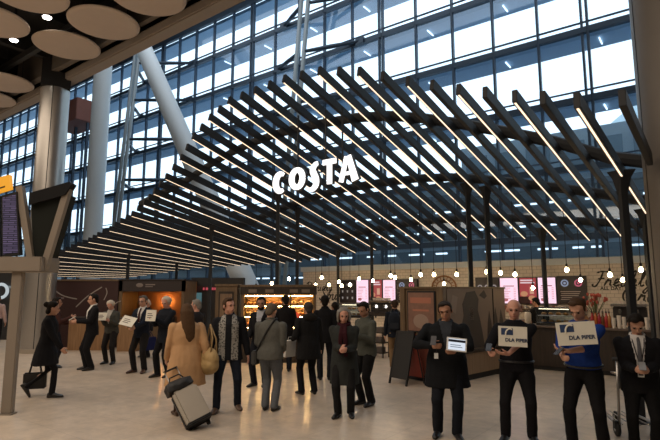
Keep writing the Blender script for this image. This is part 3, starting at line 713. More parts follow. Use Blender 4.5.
# menu boards
def board(px0, px1, py0, py1, m, label, kind):
    a, c = U_(px0), U_(px1); z1, z0 = zy((px0+px1)/2, py0), zy((px0+px1)/2, py1)
    o = thing('menu_board', label, 'menu board', un((a+c)/2, BW-.10, (z0+z1)/2), -TH, 'menu boards on the tiled wall'); w, h = c-a, z1-z0
    link('casing', bx(-w/2, w/2, -.02, .09, -h/2, h/2, None, .008), plain((.03, .022, .024), .5), o)
    link('screen', bx(-w/2+.02, w/2-.02, -.026, -.021, -h/2+.02, h/2-.02), m, o)
    if kind == 'list':
        ink = plain((.28, .03, .06), .6); b = B(); box(b, -w*.3, w*.28, -.03, -.0265, h*.16, h*.19); link('menu_heading', b, ink, o)
        b = B()
        for k in range(7):
            z = h*(.09-.065*k); box(b, -w*.36, -w*.36+w*random.uniform(.3, .5), -.03, -.0265, z, z+.012); box(b, w*.25, w*.36, -.03, -.0265, z, z+.012)
        link('menu_text', b, plain((.45, .2, .3), .6), o)
        b = B(); ell(b, (-w*.2, -.028, -h*.34), (w*.15, .004, h*.06)); link('food_picture', b, glow((.8, .22, .25), .5), o)
    elif kind == 'photo':
        b = B(); box(b, -w*.4, w*.3, -.03, -.0265, h*.36, h*.41); box(b, -w*.4, w*.38, -.03, -.0265, h*.27, h*.32); link('menu_heading', b, glow((1, .8, .85), .7), o)
        b = B(); ell(b, (-w*.22, -.028, -h*.12), (w*.2, .004, h*.1)); ell(b, (w*.2, -.028, -h*.28), (w*.2, .004, h*.1)); link('food_picture', b, glow((.75, .35, .18), .6), o)
        b = B(); box(b, w*.1, w*.32, -.03, -.0265, -h*.12, h*.14); link('cup_picture', b, glow((.9, .5, .35), .6), o)
        b = B(); box(b, -w*.48, w*.1, -.029, -.0265, -h*.48, -h*.22); link('dark_panel', b, plain((.05, .01, .015), .6), o)
    elif kind == 'icons':
        for q, col in ((-.22, (.35, .42, .62)), (.24, (.75, .15, .25))):
            b = B(); tube(b, [(w*q+.085*math.cos(t), -.03, h*.24+.085*math.sin(t)) for t in [2*PI*k/16 for k in range(17)]], .02, 6); ell(b, (w*q, -.03, h*.24), (.035, .006, .035)); link('round_emblem', b, glow(col, .6), o)
        b = B()
        for k in range(5): z = -h*.08-.055*k; box(b, -w*.38+.02*(k % 2), w*.3-.03*(k % 3), -.03, -.0265, z, z+.016)
        link('menu_text', b, plain((.5, .42, .42), .6), o)
    elif kind == 'drinks':
        for r_ in range(3):
            for c_ in range(3):
                b = B(); x, z = w*(-.3+.3*c_), h*(.28-.28*r_); loft(b, [((x, -.028, z-.04), (.022, 0, 0), (0, .004, 0)), ((x, -.028, z+.045), (.035, 0, 0), (0, .004, 0))], 10); link('cup_picture', b, glow((.8, .72, .68), .35), o)
    elif kind == 'logos':
        for q in (-.3, 0, .3):
            b = B(); tube(b, [(w*q+.06*math.cos(t), -.03, .05+.06*math.sin(t)) for t in [2*PI*k/14 for k in range(15)]], .016, 6); link('round_emblem', b, glow((.8, .7, .75), .4), o)
    return o
M_pink = glow((1, .66, .80), 1.1); M_red = glow((.55, .06, .08), .55); M_dk = plain((.028, .02, .024), .4)
board(477, 500.5, 277.5, 300, M_dk, 'dark board with three small round emblems, partly behind a post', 'logos')
board(501, 519.7, 277.5, 304, M_pink, 'pink white lit menu list right above the bald man in black', 'list')
board(520.2, 538.3, 277.3, 304, M_red, 'red food photo menu above the server in the dark cap', 'photo')
board(538.8, 557.5, 277, 304, M_pink, 'pink white lit menu list above the man in the blue polo', 'list')
board(558, 587.5, 276, 303.5, M_dk, 'wide dark menu with a blue and a red round emblem and lines of text', 'icons')
board(341.5, 357.5, 280, 303, M_dk, 'dark drinks menu with rows of pale cups beside the script word Sound', 'drinks')
board(358, 370.5, 279.5, 303, M_pink, 'pink white lit menu list next to the dark drinks menu', 'list')
board(371, 384, 279.5, 304, M_red, 'red food photo menu above the coffee machine with two bright lamps', 'photo')
board(384.5, 397.5, 279.5, 303, M_pink, 'pink white lit menu list above the customer with the backpack', 'list')
board(398, 419, 279, 303, M_dk, 'dark menu with two emblems half hidden behind the wooden poster screen', 'icons')
# arched golden lettering ring on the wall beyond the poster screen
b = B(); c0 = at_n(444, 287, BW-.02)
tube(b, [Vector((.42*math.cos(t), 0, .36*math.sin(t))) for t in [PI*k/16 for k in range(17)]], .03, 8); tube(b, [Vector((.27*math.cos(t), 0, .22*math.sin(t))) for t in [PI*k/16 for k in range(17)]], .018, 8)
for k in range(9):
    t = PI*(k+.5)/9; tube(b, [Vector((.30*math.cos(t), 0, .25*math.sin(t))), Vector((.38*math.cos(t), 0, .33*math.sin(t)))], .014, 6)
tag(link('arched_wall_emblem', b, plain((.30, .14, .06), .5), M=Matrix.Translation(c0) @ UROT), 'brown half round emblem on the tiles above the mural', 'wall emblem')
# counter
CN = 13.2
cu0, cu1 = -7.6, -.1
ct = thing('bar_counter', 'long dark fronted counter of the coffee bar with a stone top', 'counter', un(0, CN), -TH)
b = B(); box(b, cu0, cu1, 0, .7, .1, 1.0)
link('front', b, W_dark, ct); link('plinth', bx(cu0+.03, cu1-.03, .05, .66, 0, .1), M_black, ct); link('worktop', bx(cu0-.04, cu1+.04, -.06, .74, 1.0, 1.045, None, .01), plain((.16, .12, .10), .3), ct)
for k in range(8):
    a = cu0+.05+k*.93; link('panel', bx(a, a+.86, -.02, .0, .16, .92, None, .008), W_dark, ct)
def on_counter(px, d=.3): return at_n(px, 300, CN+d).dot(U)
def coffee_machine(u, label, lamps=True):
    o = thing('coffee_machine', label, 'coffee machine', un(u, CN+.38, 1.045), -TH)
    b = B(); box(b, -.36, .36, -.2, .24, .08, .2, None, .02); box(b, -.34, .34, .02, .22, .2, .48, None, .02); link('body', b, plain((.06, .055, .055), .3, .5), o)
    link('top', bx(-.37, .37, -.16, .25, .48, .54, None, .02), plain((.35, .33, .31), .25, .8), o)
    for q in (-.33, .31):
        for y in (-.15, .18): link('foot', bx(q, q+.03, y, y+.03, 0, .08), M_black, o)
    for q in (-.17, .17):
        b = B(); tube(b, [(q, -.1, .42), (q, -.1, .34)], .035, 12); g = link('group_head', b, plain((.3, .28, .26), .25, .8), o)
        b = B(); tube(b, [(q, -.1, .33), (q, -.26, .31)], .012, 8); link('handle', b, M_black, g)
        if lamps:
            b = B(); ell(b, (q, -.0, .36), (.045, .03, .045), None, 10, 6); link('lamp', b, glow((1, .93, .85), 4.), o)
    for k in range(8):
        b = B(); loft(b, [((-.28+.08*k, .05, .54), (.028, 0, 0), (0, .028, 0)), ((-.28+.08*k, .05, .61), (.038, 0, 0), (0, .038, 0))], 10)
        c = link('coffee_cup', b, plain((.62, .55, .5), .3), M=Matrix.Translation(un(u, CN+.38, 1.046)) @ UROT); tag(c, 'small pale cup in the row on top of a coffee machine', 'cup', 'cups on the coffee machines')
    return o
coffee_machine(on_counter(379.5), 'coffee machine with two bright lamps below the red food photo menu')
coffee_machine(on_counter(628), 'coffee machine below the script word Ground, beside the thin dark posts', False)
# pastry case on the counter
def glass_case(u, w, label):
    o = thing('counter_display_case', label, 'display case', un(u, CN+.12, 1.046), -TH)
    link('base', bx(-w/2, w/2, 0, .42, 0, .06), M_black, o); link('lid', bx(-w/2, w/2, .05, .42, .40, .43), M_black, o); link('shelf', bx(-w/2+.02, w/2-.02, .1, .4, .22, .235), plain((.4, .35, .3), .3), o)
    link('front_glass', bx(-w/2, w/2, .0, .012, .06, .40), M_glass, o)
    b = B(); box(b, -w/2+.03, w/2-.03, .2, .23, .385, .398); link('case_light', b, glow((1, .75, .45), 6), o)
    for k in range(int(w/.17)):
        for z in (.062, .237):
            q = -w/2+.13+.17*k; b = B(); tube(b, [(q-.06, .25, z+.03), (q-.02, .2, z+.04), (q+.03, .2, z+.04), (q+.06, .25, z+.03)], [.012, .032, .032, .012], 8)
            c = link('croissant', b, plain((.42, .18, .05), .5), M=Matrix.Translation(un(u, CN+.12, 1.046)) @ UROT, smooth=True); tag(c, 'golden croissant inside a small glass case on the bar counter', 'pastry', 'croissants in the counter cases')
    return o
glass_case(on_counter(354), 1.0, 'small lit glass pastry case behind the grey haired woman')
glass_case(on_counter(556), .9, 'small lit glass pastry case between the man in blue and the server')
# jars, cups and bottles
M_cup = plain((.72, .66, .6), .4)
for k, px in enumerate((612, 617.5, 622.5, 640, 645)):
    u = on_counter(px, .08); hgt = (5, 7, 6, 4, 6)[k]; lab = ['stack of white paper cups nearest the red syrup bottles', 'tallest stack of white paper cups on the counter', 'stack of white paper cups right beside the coffee machine', 'short stack of white paper cups by the thin dark post', 'stack of white paper cups closest to the tan column'][k]
    o = thing('paper_cup_stack', lab, 'cups', un(u, CN+.08, 1.046), 0, 'stacks of paper cups on the counter')
    for j in range(hgt):
        b = B(); lathe(b, [(.03, 0), (.042, .11), (.045, .11), (.045, .116), (.0, .112)], 14); link('cup', b, M_cup, o, loc=(0, 0, .028*j))
for k, px in enumerate((591, 594.5, 598, 601.5, 605, 608)):
    u = on_counter(px, .2); col = [(.30, .02, .03), (.40, .10, .02), (.25, .015, .03), (.12, .05, .02), (.35, .03, .03), (.30, .12, .03)][k]
    lab = ['%s syrup bottle, %s in the row on the counter' % (a, c) for a, c in (('dark red', 'first'), ('amber', 'second'), ('deep red', 'third'), ('brown', 'fourth'), ('bright red', 'fifth'), ('orange', 'last'))][k]
    o = thing('syrup_bottle', lab, 'bottle', un(u, CN+.2, 1.046), 0, 'syrup bottles on the counter'); b = B(); lathe(b, [(.04, 0), (.043, .02), (.043, .22), (.018, .28), (.016, .33), (0, .33)], 14); link('bottle_body', b, plain(col, .25), o, True)
    b = B(); lathe(b, [(.017, .331), (.02, .36), (.006, .37), (.006, .42), (0, .42)], 10); link('pump', b, M_black, o)
v = thing('flower_vase', 'clay vase of dry red and orange stems on the bar counter', 'vase', un(on_counter(594, .45), CN+.47, 1.046)); b = B(); lathe(b, [(.06, 0), (.1, .08), (.09, .2), (.05, .26), (.06, .3), (.045, .3), (0, .1)], 18); link('pot', b, plain((.25, .11, .06), .6), v, True)
b = B(); b2 = B()
for k in range(26):
    a = random.uniform(0, 2*PI); t = random.uniform(.05, .28); tip = Vector((math.cos(a)*t, math.sin(a)*t, random.uniform(.5, .75))); tube(b, [(0, 0, .2), tip*.6+Vector((0, 0, .08)), tip], .006, 5); ell(b2, tip, (.03, .03, .045), None, 8, 6)
link('stems', b, plain((.08, .1, .03), .7), v); link('blossoms', b2, plain((.35, .06, .04), .7), v)
for k, (px, d, col, hh) in enumerate(((577.5, .25, (.5, .42, .33), .2), (583.5, .25, (.35, .18, .08), .26), (588.5, .5, (.55, .5, .42), .16), (500, .3, (.45, .3, .18), .22), (527, .5, (.5, .45, .4), .3), (399, .15, (.55, .4, .25), .18), (395, .2, (.3, .1, .05), .22))):
    lab = ['low cream biscuit jar behind the man in blue', 'brown biscuit jar beside the low cream jar', 'smallest pale jar next to the syrup bottles', 'caramel jar behind the bald man in black', 'tall pale jar beside the server', 'wheat coloured jar left of the lamps of the coffee machine'.replace('left of', 'beside'), 'dark brown jar by the customer with the backpack'][k]
    o = thing('biscuit_jar', lab, 'jar', un(on_counter(px, d), CN+d, 1.046), 0, 'jars on the counter'); b = B(); lathe(b, [(.07, 0), (.08, .02), (.08, hh-.04), (.055, hh), (0, hh)], 16); link('jar_body', b, plain(col, .3), o, True); b = B(); lathe(b, [(.058, hh), (.06, hh+.03), (.015, hh+.035), (.018, hh+.06), (0, hh+.065)], 14); link('lid', b, plain((.06, .05, .04), .4), o)
# back bar with mugs under the menus
bb = thing('back_bar', 'low back bar cabinet under the menu boards', 'cabinet', un(0, BW-.55), -TH); link('carcass', bx(U_(500)-.5, U_(587), 0, .5, 0, 1.02), W_dark, bb); link('worktop', bx(U_(500)-.55, U_(587)+.05, -.03, .53, 1.02, 1.06), plain((.2, .17, .15), .3), bb)
sh_ = thing('mug_shelf', 'wooden shelf with pale mugs under the menu boards', 'shelf', un(0, BW-.22, 1.32), -TH); link('shelf_board', bx(U_(497), U_(587), 0, .2, 0, .03), W_oak, sh_)
for k in range(3): link('bracket', bx(U_(500)+1.1*k, U_(500)+1.1*k+.03, .05, .2, -.12, 0), M_black, sh_)
for k in range(16):
    u = U_(498)+.06+k*.155+random.uniform(-.02, .02)
    if u > U_(586): break
    o = thing('mug', 'pale mug standing in the row on the shelf under the menus', 'mug', un(u, BW-.12, 1.351), random.uniform(-1, 1), 'mugs on the shelf under the menus'); b = B(); lathe(b, [(.035, 0), (.04, .01), (.04, .09), (.034, .09), (.033, .02), (0, .02)], 14); link('mug_body', b, plain([(.55, .45, .36), (.4, .12, .08), (.6, .55, .5)][k % 3], .35), o, True); b = B(); tube(b, [(.038, 0, .075), (.065, 0, .06), (.065, 0, .03), (.038, 0, .02)], .006, 6); link('handle', b, plain([(.55, .45, .36), (.4, .12, .08), (.6, .55, .5)][k % 3], .35), o)
# ------------------------------------------------------------------ poster and mural screen
c0 = Vector((2.35, 10.75, 0)); a1 = Vector((-.69, .72, 0)).normalized(); b1 = Vector((.72, .69, 0)).normalized()
rzA = math.atan2(-a1.y, -a1.x)
def plane(o, d): return Matrix(((d.x, -d.y, 0, o.x), (d.y, d.x, 0, o.y), (0, 0, 1, o.z), (0, 0, 0, 1)))
KA = plane(c0+a1*1.12, -a1); KB = plane(c0+b1*.13, b1)
ps = thing('poster_screen', 'wooden screen with a framed menu poster behind the man with the tablet', 'screen', KA.translation, math.atan2(-a1.y, -a1.x))
link('panel', bx(0, 1.12, .0, .10, .12, 1.93), W_oak, ps); link('plinth', bx(.02, 1.10, .01, .09, 0, .12), M_black, ps)
for q in (0, .98): link('frame_post', bx(q, q+.14, -.04, .0, .12, 1.93, None, .01), W_oak, ps)
link('top_rail', bx(0, 1.12, -.045, .12, 1.93, 1.97), W_oak, ps)
pf = link('poster_frame', bx(.20, .94, -.035, 0, 1.0, 1.88, None, .008), M_black, ps)
link('poster', bx(.235, .905, -.045, -.036, 1.035, 1.845), mat('poster_brown', (.23, .12, .085), .5, 0, .35, 9), pf)
b = B(); box(b, .3, .84, -.049, -.046, 1.62, 1.74); box(b, .36, .78, -.049, -.046, 1.45, 1.49); link('poster_lettering', b, plain((.42, .16, .10), .6), pf)
b = B(); ell(b, (.57, -.047, 1.24), (.2, .004, .15), None, 18, 10); link('poster_picture', b, plain((.32, .22, .17), .6), pf)
link('lower_board', bx(.16, .96, -.03, 0, .16, .94), wood('wood_red', (.16, .045, .03), (.24, .07, .045)), ps)
ms = thing('mural_screen', 'screen with a brown mural of dark coffee pot and people shapes beside the poster screen', 'screen', KB.translation, math.atan2(b1.y, b1.x))
link('panel', bx(.01, 2.46, .0, .10, .62, 1.93), mat('mural_taupe', (.24, .175, .135), .6, 0, .12, 3), ms); link('top_rail', bx(0.01, 2.46, -.03, .12, 1.93, 1.97), W_oak, ms)
link('ledge', bx(.01, 2.5, -.12, .1, .56, .62), W_dark, ms); link('lower_board', bx(.03, 2.44, -.08, .1, .12, .56), wood('wood_pale', (.24, .16, .10), (.33, .23, .15)), ms); link('plinth', bx(.04, 2.42, -.06, .1, 0, .12), M_black, ms)
M_mur = plain((.06, .045, .038), .6); M_mur2 = plain((.30, .23, .185), .6)
def mural(nm, polys, m):
    for poly in polys: link(nm, prism(B(), poly, .004, Matrix.Translation((0, -.005, 0))), m, ms)
mural('dark_pot_shape', [[(.45, .64), (.5, 1.1), (.62, 1.35), (.58, 1.6), (.75, 1.85), (1.1, 1.88), (1.25, 1.7), (1.2, 1.45), (1.3, 1.2), (1.45, .64)]], M_mur)
mural('pale_cup_shape', [[(.85, 1.25), (.83, 1.5), (1.0, 1.5), (1.02, 1.25)], [(.1, 1.5), (.2, 1.8), (.4, 1.75), (.3, 1.4)]], M_mur2)
mural('dark_figure_shape', [[(1.28, 1.78), (1.5, 1.9), (1.62, 1.76), (1.5, 1.7)], [(1.55, .64), (1.62, 1.15), (1.70, 1.42), (1.78, 1.15), (1.82, .64)], [(1.86, .64), (1.9, 1.25), (1.98, 1.5), (2.06, 1.25), (2.1, .64)], [(2.13, .64), (2.16, 1.2), (2.24, 1.45), (2.33, 1.2), (2.38, .64)]], M_mur)
# ------------------------------------------------------------------ pavement sign
af = thing('pavement_sign', 'black folding pavement sign with a red front board standing before the poster screen', 'sign', at_y(407, 383, 10.9)*1, R(128)); af.location.z = 0
for s, mm, nm in ((1, plain((.30, .045, .03), .5), 'front_board'), (-1, M_black, 'back_board')):
    M = Matrix.Rotation(R(14*s), 4, 'X')
    M = Matrix.Translation((0, -s*.27, 0)) @ Matrix.Rotation(R(-14*s), 4, 'X')
    o = link(nm, bx(-.25, .25, -.012, .012, .12, 1.06), mm, af, M=M)
    for q in (-.25, .22): link('leg', bx(q, q+.03, -.02, .02, 0, 1.08), M_black, o)
    link('rail', bx(-.25, .25, -.02, .02, 1.05, 1.08), M_black, o)
# ------------------------------------------------------------------ bakery cabinet
bk = thing('bakery_cabinet', 'lit wooden bakery cabinet with shelves of golden pastries', 'cabinet', (-1.38, 13.9, 0), R(0)); w = 2.0
link('base', bx(-w/2, w/2, 0, .6, 0, .62), W_dark, bk); link('back', bx(-w/2, w/2, .56, .6, .62, 1.95), mat('bakery_back', (.62, .36, .15), .6, 0, .15, 5), bk)
for q in (-w/2, w/2-.07): link('side_post', bx(q, q+.07, 0, .6, .62, 1.95), W_oak, bk)
link('header', bx(-w/2-.02, w/2+.02, -.03, .6, 1.78, 1.98), W_dark, bk); link('top_rail', bx(-w/2-.04, w/2+.04, -.05, .62, 1.98, 2.04), W_oak, bk)
b = B()
for q in (-.8, -.35, .3, .62): box(b, q, q+.22, -.045, -.031, 1.83, 1.92)
link('header_label', b, plain((.22, .17, .13), .6), bk)
link('middle_post', bx(.30, .35, .0, .08, .62, 1.78), W_oak, bk)
rx = random.Random(3)
pm = None; M_p = [mat('pastry_golden', (.50, .22, .06), .5, 0, .3, 30), mat('pastry_brown', (.32, .12, .035), .5, 0, .3, 30), mat('pastry_pale', (.62, .40, .18), .5, 0, .2, 30)]
pas = []
b = B(); tube(b, [(-.085, .02, .035), (-.04, -.03, .05), (.0, -.045, .055), (.04, -.03, .05), (.085, .02, .035)], [.015, .04, .05, .04, .015], 10); pas.append(('croissant', b))
b = B(); ell(b, (0, 0, .05), (.1, .06, .05)); pas.append(('bread_roll', b))
b = B(); lathe(b, [(.0, 0), (.055, 0), (.075, .06), (.08, .075), (.05, .105), (0, .11)], 14); pas.append(('muffin', b))
pme = []
for nm, b in pas:
    me = bpy.data.meshes.new(nm); bmesh.ops.recalc_face_normals(b, faces=b.faces); b.to_mesh(me); b.free()
    smooth_all(me)
    pme.append((nm, me))
rowl = ['lowest', 'second', 'third', 'top']
for r_, z in enumerate((.66, .94, 1.22, 1.5)):
    if r_: link('shelf', bx(-w/2+.07, w/2-.07, .06, .56, z-.03, z-.006), W_oak, bk)
    link('shelf_light', bx(-w/2+.1, w/2-.1, .08, .10, z+.235, z+.25), glow((1, .60, .22), 55.), bk)
    for k in range(9):
        for d in (0, 1):
            i = (k//3+r_) % 3; nm, me = pme[i]; x = -w/2+.19+.2*k
            if abs(x-.325) < .05 and d == 0: continue
            key = me if not me.materials else me
            if not me.materials: me.materials.append(M_p[i])
            o = bpy.data.objects.new(nm, me); C.objects.link(o); zt = rx.uniform(-.4, .4)
            o.matrix_world = Matrix.Translation((-1.38+x, 13.9+.2+.2*d, z-.004)) @ Matrix.Rotation(zt, 4, 'Z')
            tag(o, '%s on the %s shelf of the lit bakery cabinet' % (['golden croissant', 'round bread roll', 'small muffin'][i], rowl[r_]), 'pastry', '%ss on the %s bakery shelf' % (['croissant', 'roll', 'muffin'][i], rowl[r_]))
b = B(); lathe(b, [(.0, 0), (.11, 0), (.13, .03), (.13, .05), (0, .05)], 20); o = link('round_price_sign', b, glow((.75, .08, .03), .8), M=Matrix.Translation(at_y(295, 316.5, 13.78)) @ Matrix.Rotation(PI/2, 4, 'X')); tag(o, 'round red sign on the front of the bakery cabinet', 'sign')
# poster cabinet next to it
pc = thing('poster_cabinet', 'tall narrow wooden cabinet with a framed panel beside the bakery cabinet', 'cabinet', (-2.78, 13.9, 0)); link('body', bx(-.29, .29, 0, .6, 0, 2.0), W_oak, pc); link('frame', bx(-.2, .2, -.025, 0, .7, 1.86, None, .01), W_dark, pc); link('panel', bx(-.16, .16, -.03, -.026, .75, 1.8), wood('wood_mid', (.16, .1, .06), (.25, .16, .1)), pc); link('top_rail', bx(-.31, .31, -.03, .62, 2.0, 2.06), W_oak, pc)
# low rack with goods behind the people in the queue
rk = thing('low_goods_rack', 'low open rack with small boxes in front of the bar counter', 'rack', un(-8.2, CN-.5), -TH)
for z in (.12, .40, .68): link('shelf', bx(-.5, .5, 0, .35, z, z+.025), W_dark, rk)
for q in (-.5, .47):
    for y in (0, .32): link('leg', bx(q, q+.03, y, y+.03, 0, .72), M_black, rk)
for k in range(12):
    zz = (.146, .426, .706)[k // 4]; q = -.42+.22*(k % 4); o = link('snack_box', bx(q, q+.17, .06, .28, 0, .14), plain([(.5, .35, .22), (.35, .08, .05), (.55, .5, .42), (.12, .1, .09)][k % 4], .5), M=Matrix.Translation(un(-8.2, CN-.5, zz)) @ UROT)
    tag(o, '%s snack box on the %s shelf of the low rack' % (['tan', 'red', 'cream', 'black'][k % 4], ['bottom', 'middle', 'top'][k//4]), 'box', 'snack boxes on the low rack')
# ------------------------------------------------------------------ kiosk with dark maroon hoarding, far side
hd = thing('maroon_hoarding', 'dark maroon panel with thin curved white lines behind the men holding signs', 'hoarding', (-8.4, 17.5, 0))
link('panel', bx(-1.25, 1.24, 0, .12, 0, 2.2), mat('maroon', (.040, .013, .012), .5, 0, .1, 3), hd); link('top_rail', bx(-1.27, 1.24, -.03, .15, 2.2, 2.26), W_oak, hd)
def line(nm, pts, r, m): link(nm, ribbon(B(), [(q[0], q[1]) for q in spline([Vector((a, c, 0)) for a, c in pts], 5)], r, .006, Matrix.Translation((0, -.008, 0))), m, hd)
def hp(px, py): p = at_y(px, py, 17.5); return (p.x+8.4, p.z)
M_wl = plain((.34, .29, .26), .6)
line('white_curve', [hp(49, 284), hp(56, 291), hp(64, 296), hp(77, 299)], .035, M_wl); line('white_curve', [hp(76, 307), hp(88, 296), hp(102, 287)], .035, M_wl); line('white_curve', [hp(104, 300), hp(107, 293), hp(106, 288)], .03, M_wl); line('white_curve', [hp(112, 306), hp(118, 302), hp(121, 301)], .03, M_wl)
link('lettering_bar', bx(hp(49, 298)[0], hp(64, 298)[0], -.008, 0, hp(50, 299)[1], hp(50, 297.3)[1]), plain((.22, .16, .15), .6), hd)
kk = thing('cafe_kiosk', 'brown kiosk with a glowing orange back wall and dark header', 'kiosk', (-6.02, 17.5, 0))
link('back_panel', bx(-1.1, 1.1, 1.5, 1.6, 0, 2.2), mat('kiosk_orange', (.33, .14, .05), .6, 0, .12, 2), kk); link('header', bx(-1.1, 1.1, 0, .15, 1.85, 2.22), plain((.03, .02, .019), .5), kk); link('roof_panel', bx(-1.1, 1.1, 0, 1.6, 2.2, 2.26), W_dark, kk)
for q in (-1.1, 1.0): link('side_panel', bx(q, q+.1, 0, 1.5, 0, 2.2), W_oak, kk)
link('counter_front', bx(-1.0, .7, .3, .6, 0, 1.0), W_oak, kk)
b = B(); ell(b, (-.42, -.01, 2.06), (.12, .01, .07), None, 14, 8); box(b, -.22, .02, -.015, 0, 2.0, 2.03); box(b, -.22, .1, -.015, 0, 2.06, 2.10); link('header_emblem', b, plain((.22, .18, .16), .6), kk)
for i, px in enumerate((134.5, 166)):
    p = at_y(px, 302, 18.85); o = thing('wall_lamp', ['warm wall lamp glowing beside the bespectacled man in a dark suit', 'warm wall lamp glowing above the white haired man in navy'][i], 'lamp', p, 0, 'warm wall lamps in the kiosk')
    b = B(); lathe(b, [(.015, -.10), (.05, -.055), (.045, -.05), (.0, -.09)], 16); link('shade', b, plain((.3, .2, .1), .5), o); b = B(); ell(b, (0, 0, 0), (.045, .045, .055)); link('bulb', b, glow((1, .45, .12), 160), o); b = B(); tube(b, [(0, .15, 0), (0, .02, -.06)], .012, 6); link('arm', b, M_black, o)
lb = thing('low_wooden_counter', 'low wooden counter front between the woman with the black bag and the men in suits', 'counter', (-7.75, 16.7, 0)); link('front_panel', bx(-.6, .65, 0, .35, 0, 1.0), W_warm, lb); link('top', bx(-.63, .68, -.03, .4, 1.0, 1.04), W_dark, lb)
lb = thing('low_wooden_counter', 'low wooden counter front beside the bespectacled man in a dark suit', 'counter', (-6.35, 16.4, 0)); link('front_panel', bx(-.3, .3, 0, .35, 0, 1.0), W_warm, lb); link('top', bx(-.33, .33, -.03, .4, 1.0, 1.04), W_dark, lb)
# dark shop between kiosk and poster cabinet
ds = thing('dark_shop', 'dark shop front with a red lit sign strip beyond the woman in the beige coat', 'shop', (-4.2, 19.2, 0)); link('front', bx(-.95, 1.0, 0, .3, 0, 2.35), plain((.022, .02, .022), .5), ds); link('fascia', bx(-.95, 1.0, -.05, 0, 1.85, 2.05), plain((.05, .015, .018), .4), ds)
b = B()
for k in range(13): q = -.5+.105*k; box(b, q, q+.06+.02*(k % 2), -.06, -.051, 1.90, 1.99)
link('sign_lettering', b, glow((.85, .10, .14), .5), ds); link('poster', bx(-.8, -.55, -.03, 0, 1.35, 1.8), glow((.25, .55, .6), .22), ds)
b = B(); ell(b, (.3, -.03, 1.5), (.1, .02, .07)); link('red_emblem', b, glow((.8, .12, .15), .5), ds)
ds = thing('dark_shop', 'dark shop behind the flight display post with a white ring sign', 'shop', (-13.2, 20.2, 0)); link('front', bx(-3, 1.2, 0, .4, 0, 3.0), plain((.018, .018, .02), .4), ds)
p = at_y(1, 291, 20.1); b = B(); tube(b, [(.26*math.cos(t), 0, .26*math.sin(t)) for t in [2*PI*k/24 for k in range(25)]], .06, 8); link('ring_sign', b, glow((.8, .9, .95), .55), ds, loc=Vector((p.x+13.2, -.12, p.z))); link('sign_bar', bx(p.x+13.45, p.x+14.2, -.1, 0, p.z+.1, p.z+.2), glow((.5, .6, .62), .25), ds)
# ------------------------------------------------------------------ flight display stand
FY = 8.25
def fp(px, py, Y=FY): p = at_y(px, py, Y); return Vector((p.x, p.y, p.z))
fd = thing('flight_display', 'flight information stand with tilted screens on a tan post', 'information display', (fp(8, 400).x, FY, 0)); fo = Vector((fp(8, 400).x, FY, 0))
M_tan = mat('display_tan', (.23, .195, .16), .55, 0, .06, 4, spec=.2)
def fl(px, py, Y=FY): return fp(px, py, Y)-fo
x0 = fl(2.5, 405).x; x1 = fl(13.5, 405).x
link('post', bx(x0, x1, -.05, .05, .02, fl(0, 262).z, None, .012), M_tan, fd); link('foot_plate', bx(x0-.02, x1+.02, -.08, .08, 0, .02), M_tan, fd)
0 and link('rear_post', bx(fl(22, 300).x, fl(26, 300).x, .5, .56, 0, 2.4), plain((.05, .03, .03), .6), fd)
zb0, zb1 = fl(20, 272).z, fl(20, 257).z
link('cross_beam', bx(-2.2, fl(45, 265).x, -.12, .45, zb0, zb1, None, .015), M_tan, fd)
def bar(a, b_, wdt, dep, nm, m):
    d = b_-a; x = Vector((d.z, 0, -d.x)).normalized()*wdt/2; q = B(); vs = [a-x, a+x, b_+x, b_-x]
    prism(q, [(v.x, v.z) for v in vs], dep, Matrix.Translation((0, a.y, 0))); return link(nm, q, m, fd)
bar(fl(30, 262), fl(18.5, 186), .10, .10, 'arm', M_tan); bar(fl(42, 270), fl(67, 188), .10, .10, 'arm', M_tan)
q = B(); prism(q, [(fl(a, c).x, fl(a, c).z) for a, c in ((31, 258), (43, 262), (64, 193), (29, 199))], .35, Matrix.Translation((0, .06, 0))); link('end_panel', q, mat('panel_black', (.014, .016, .014), .7, 0, .05, 4, spec=.1), fd)
q = B(); prism(q, [(fl(a, c).x, fl(a, c).z) for a, c in ((30, 205), (66, 195), (73, 184), (70, 182), (31, 193))], .16, Matrix.Translation((0, -.03, 0))); link('hood', q, mat('hood_black', (.012, .012, .013), .7, 0, .05, 4, spec=.1), fd)
def flight_screen():
    m = bpy.data.materials.new('flight_screen'); m.use_nodes = True; nt = m.node_tree; b = nt.nodes['Principled BSDF']; b.inputs['Base Color'].default_value = (.01, .01, .015, 1)
    tc = nt.nodes.new('ShaderNodeTexCoord'); mp = nt.nodes.new('ShaderNodeMapping'); mp.inputs['Rotation'].default_value = (PI/2, 0, 0); br = nt.nodes.new('ShaderNodeTexBrick'); br.inputs['Scale'].default_value = 1; br.inputs['Brick Width'].default_value = .19; br.inputs['Row Height'].default_value = .034; br.inputs['Mortar Size'].default_value = .011; br.inputs['Mortar Smooth'].default_value = .5; br.inputs['Bias'].default_value = -.2
    br.inputs['Color1'].default_value = (.19, .14, .27, 1); br.inputs['Color2'].default_value = (.05, .04, .10, 1); br.inputs['Mortar'].default_value = (.012, .01, .03, 1)
    nt.links.new(tc.outputs['Object'], mp.inputs[0]); nt.links.new(mp.outputs[0], br.inputs['Vector']); nt.links.new(br.outputs[0], b.inputs['Emission Color']); b.inputs['Emission Strength'].default_value = .55; return m
MS = flight_screen()
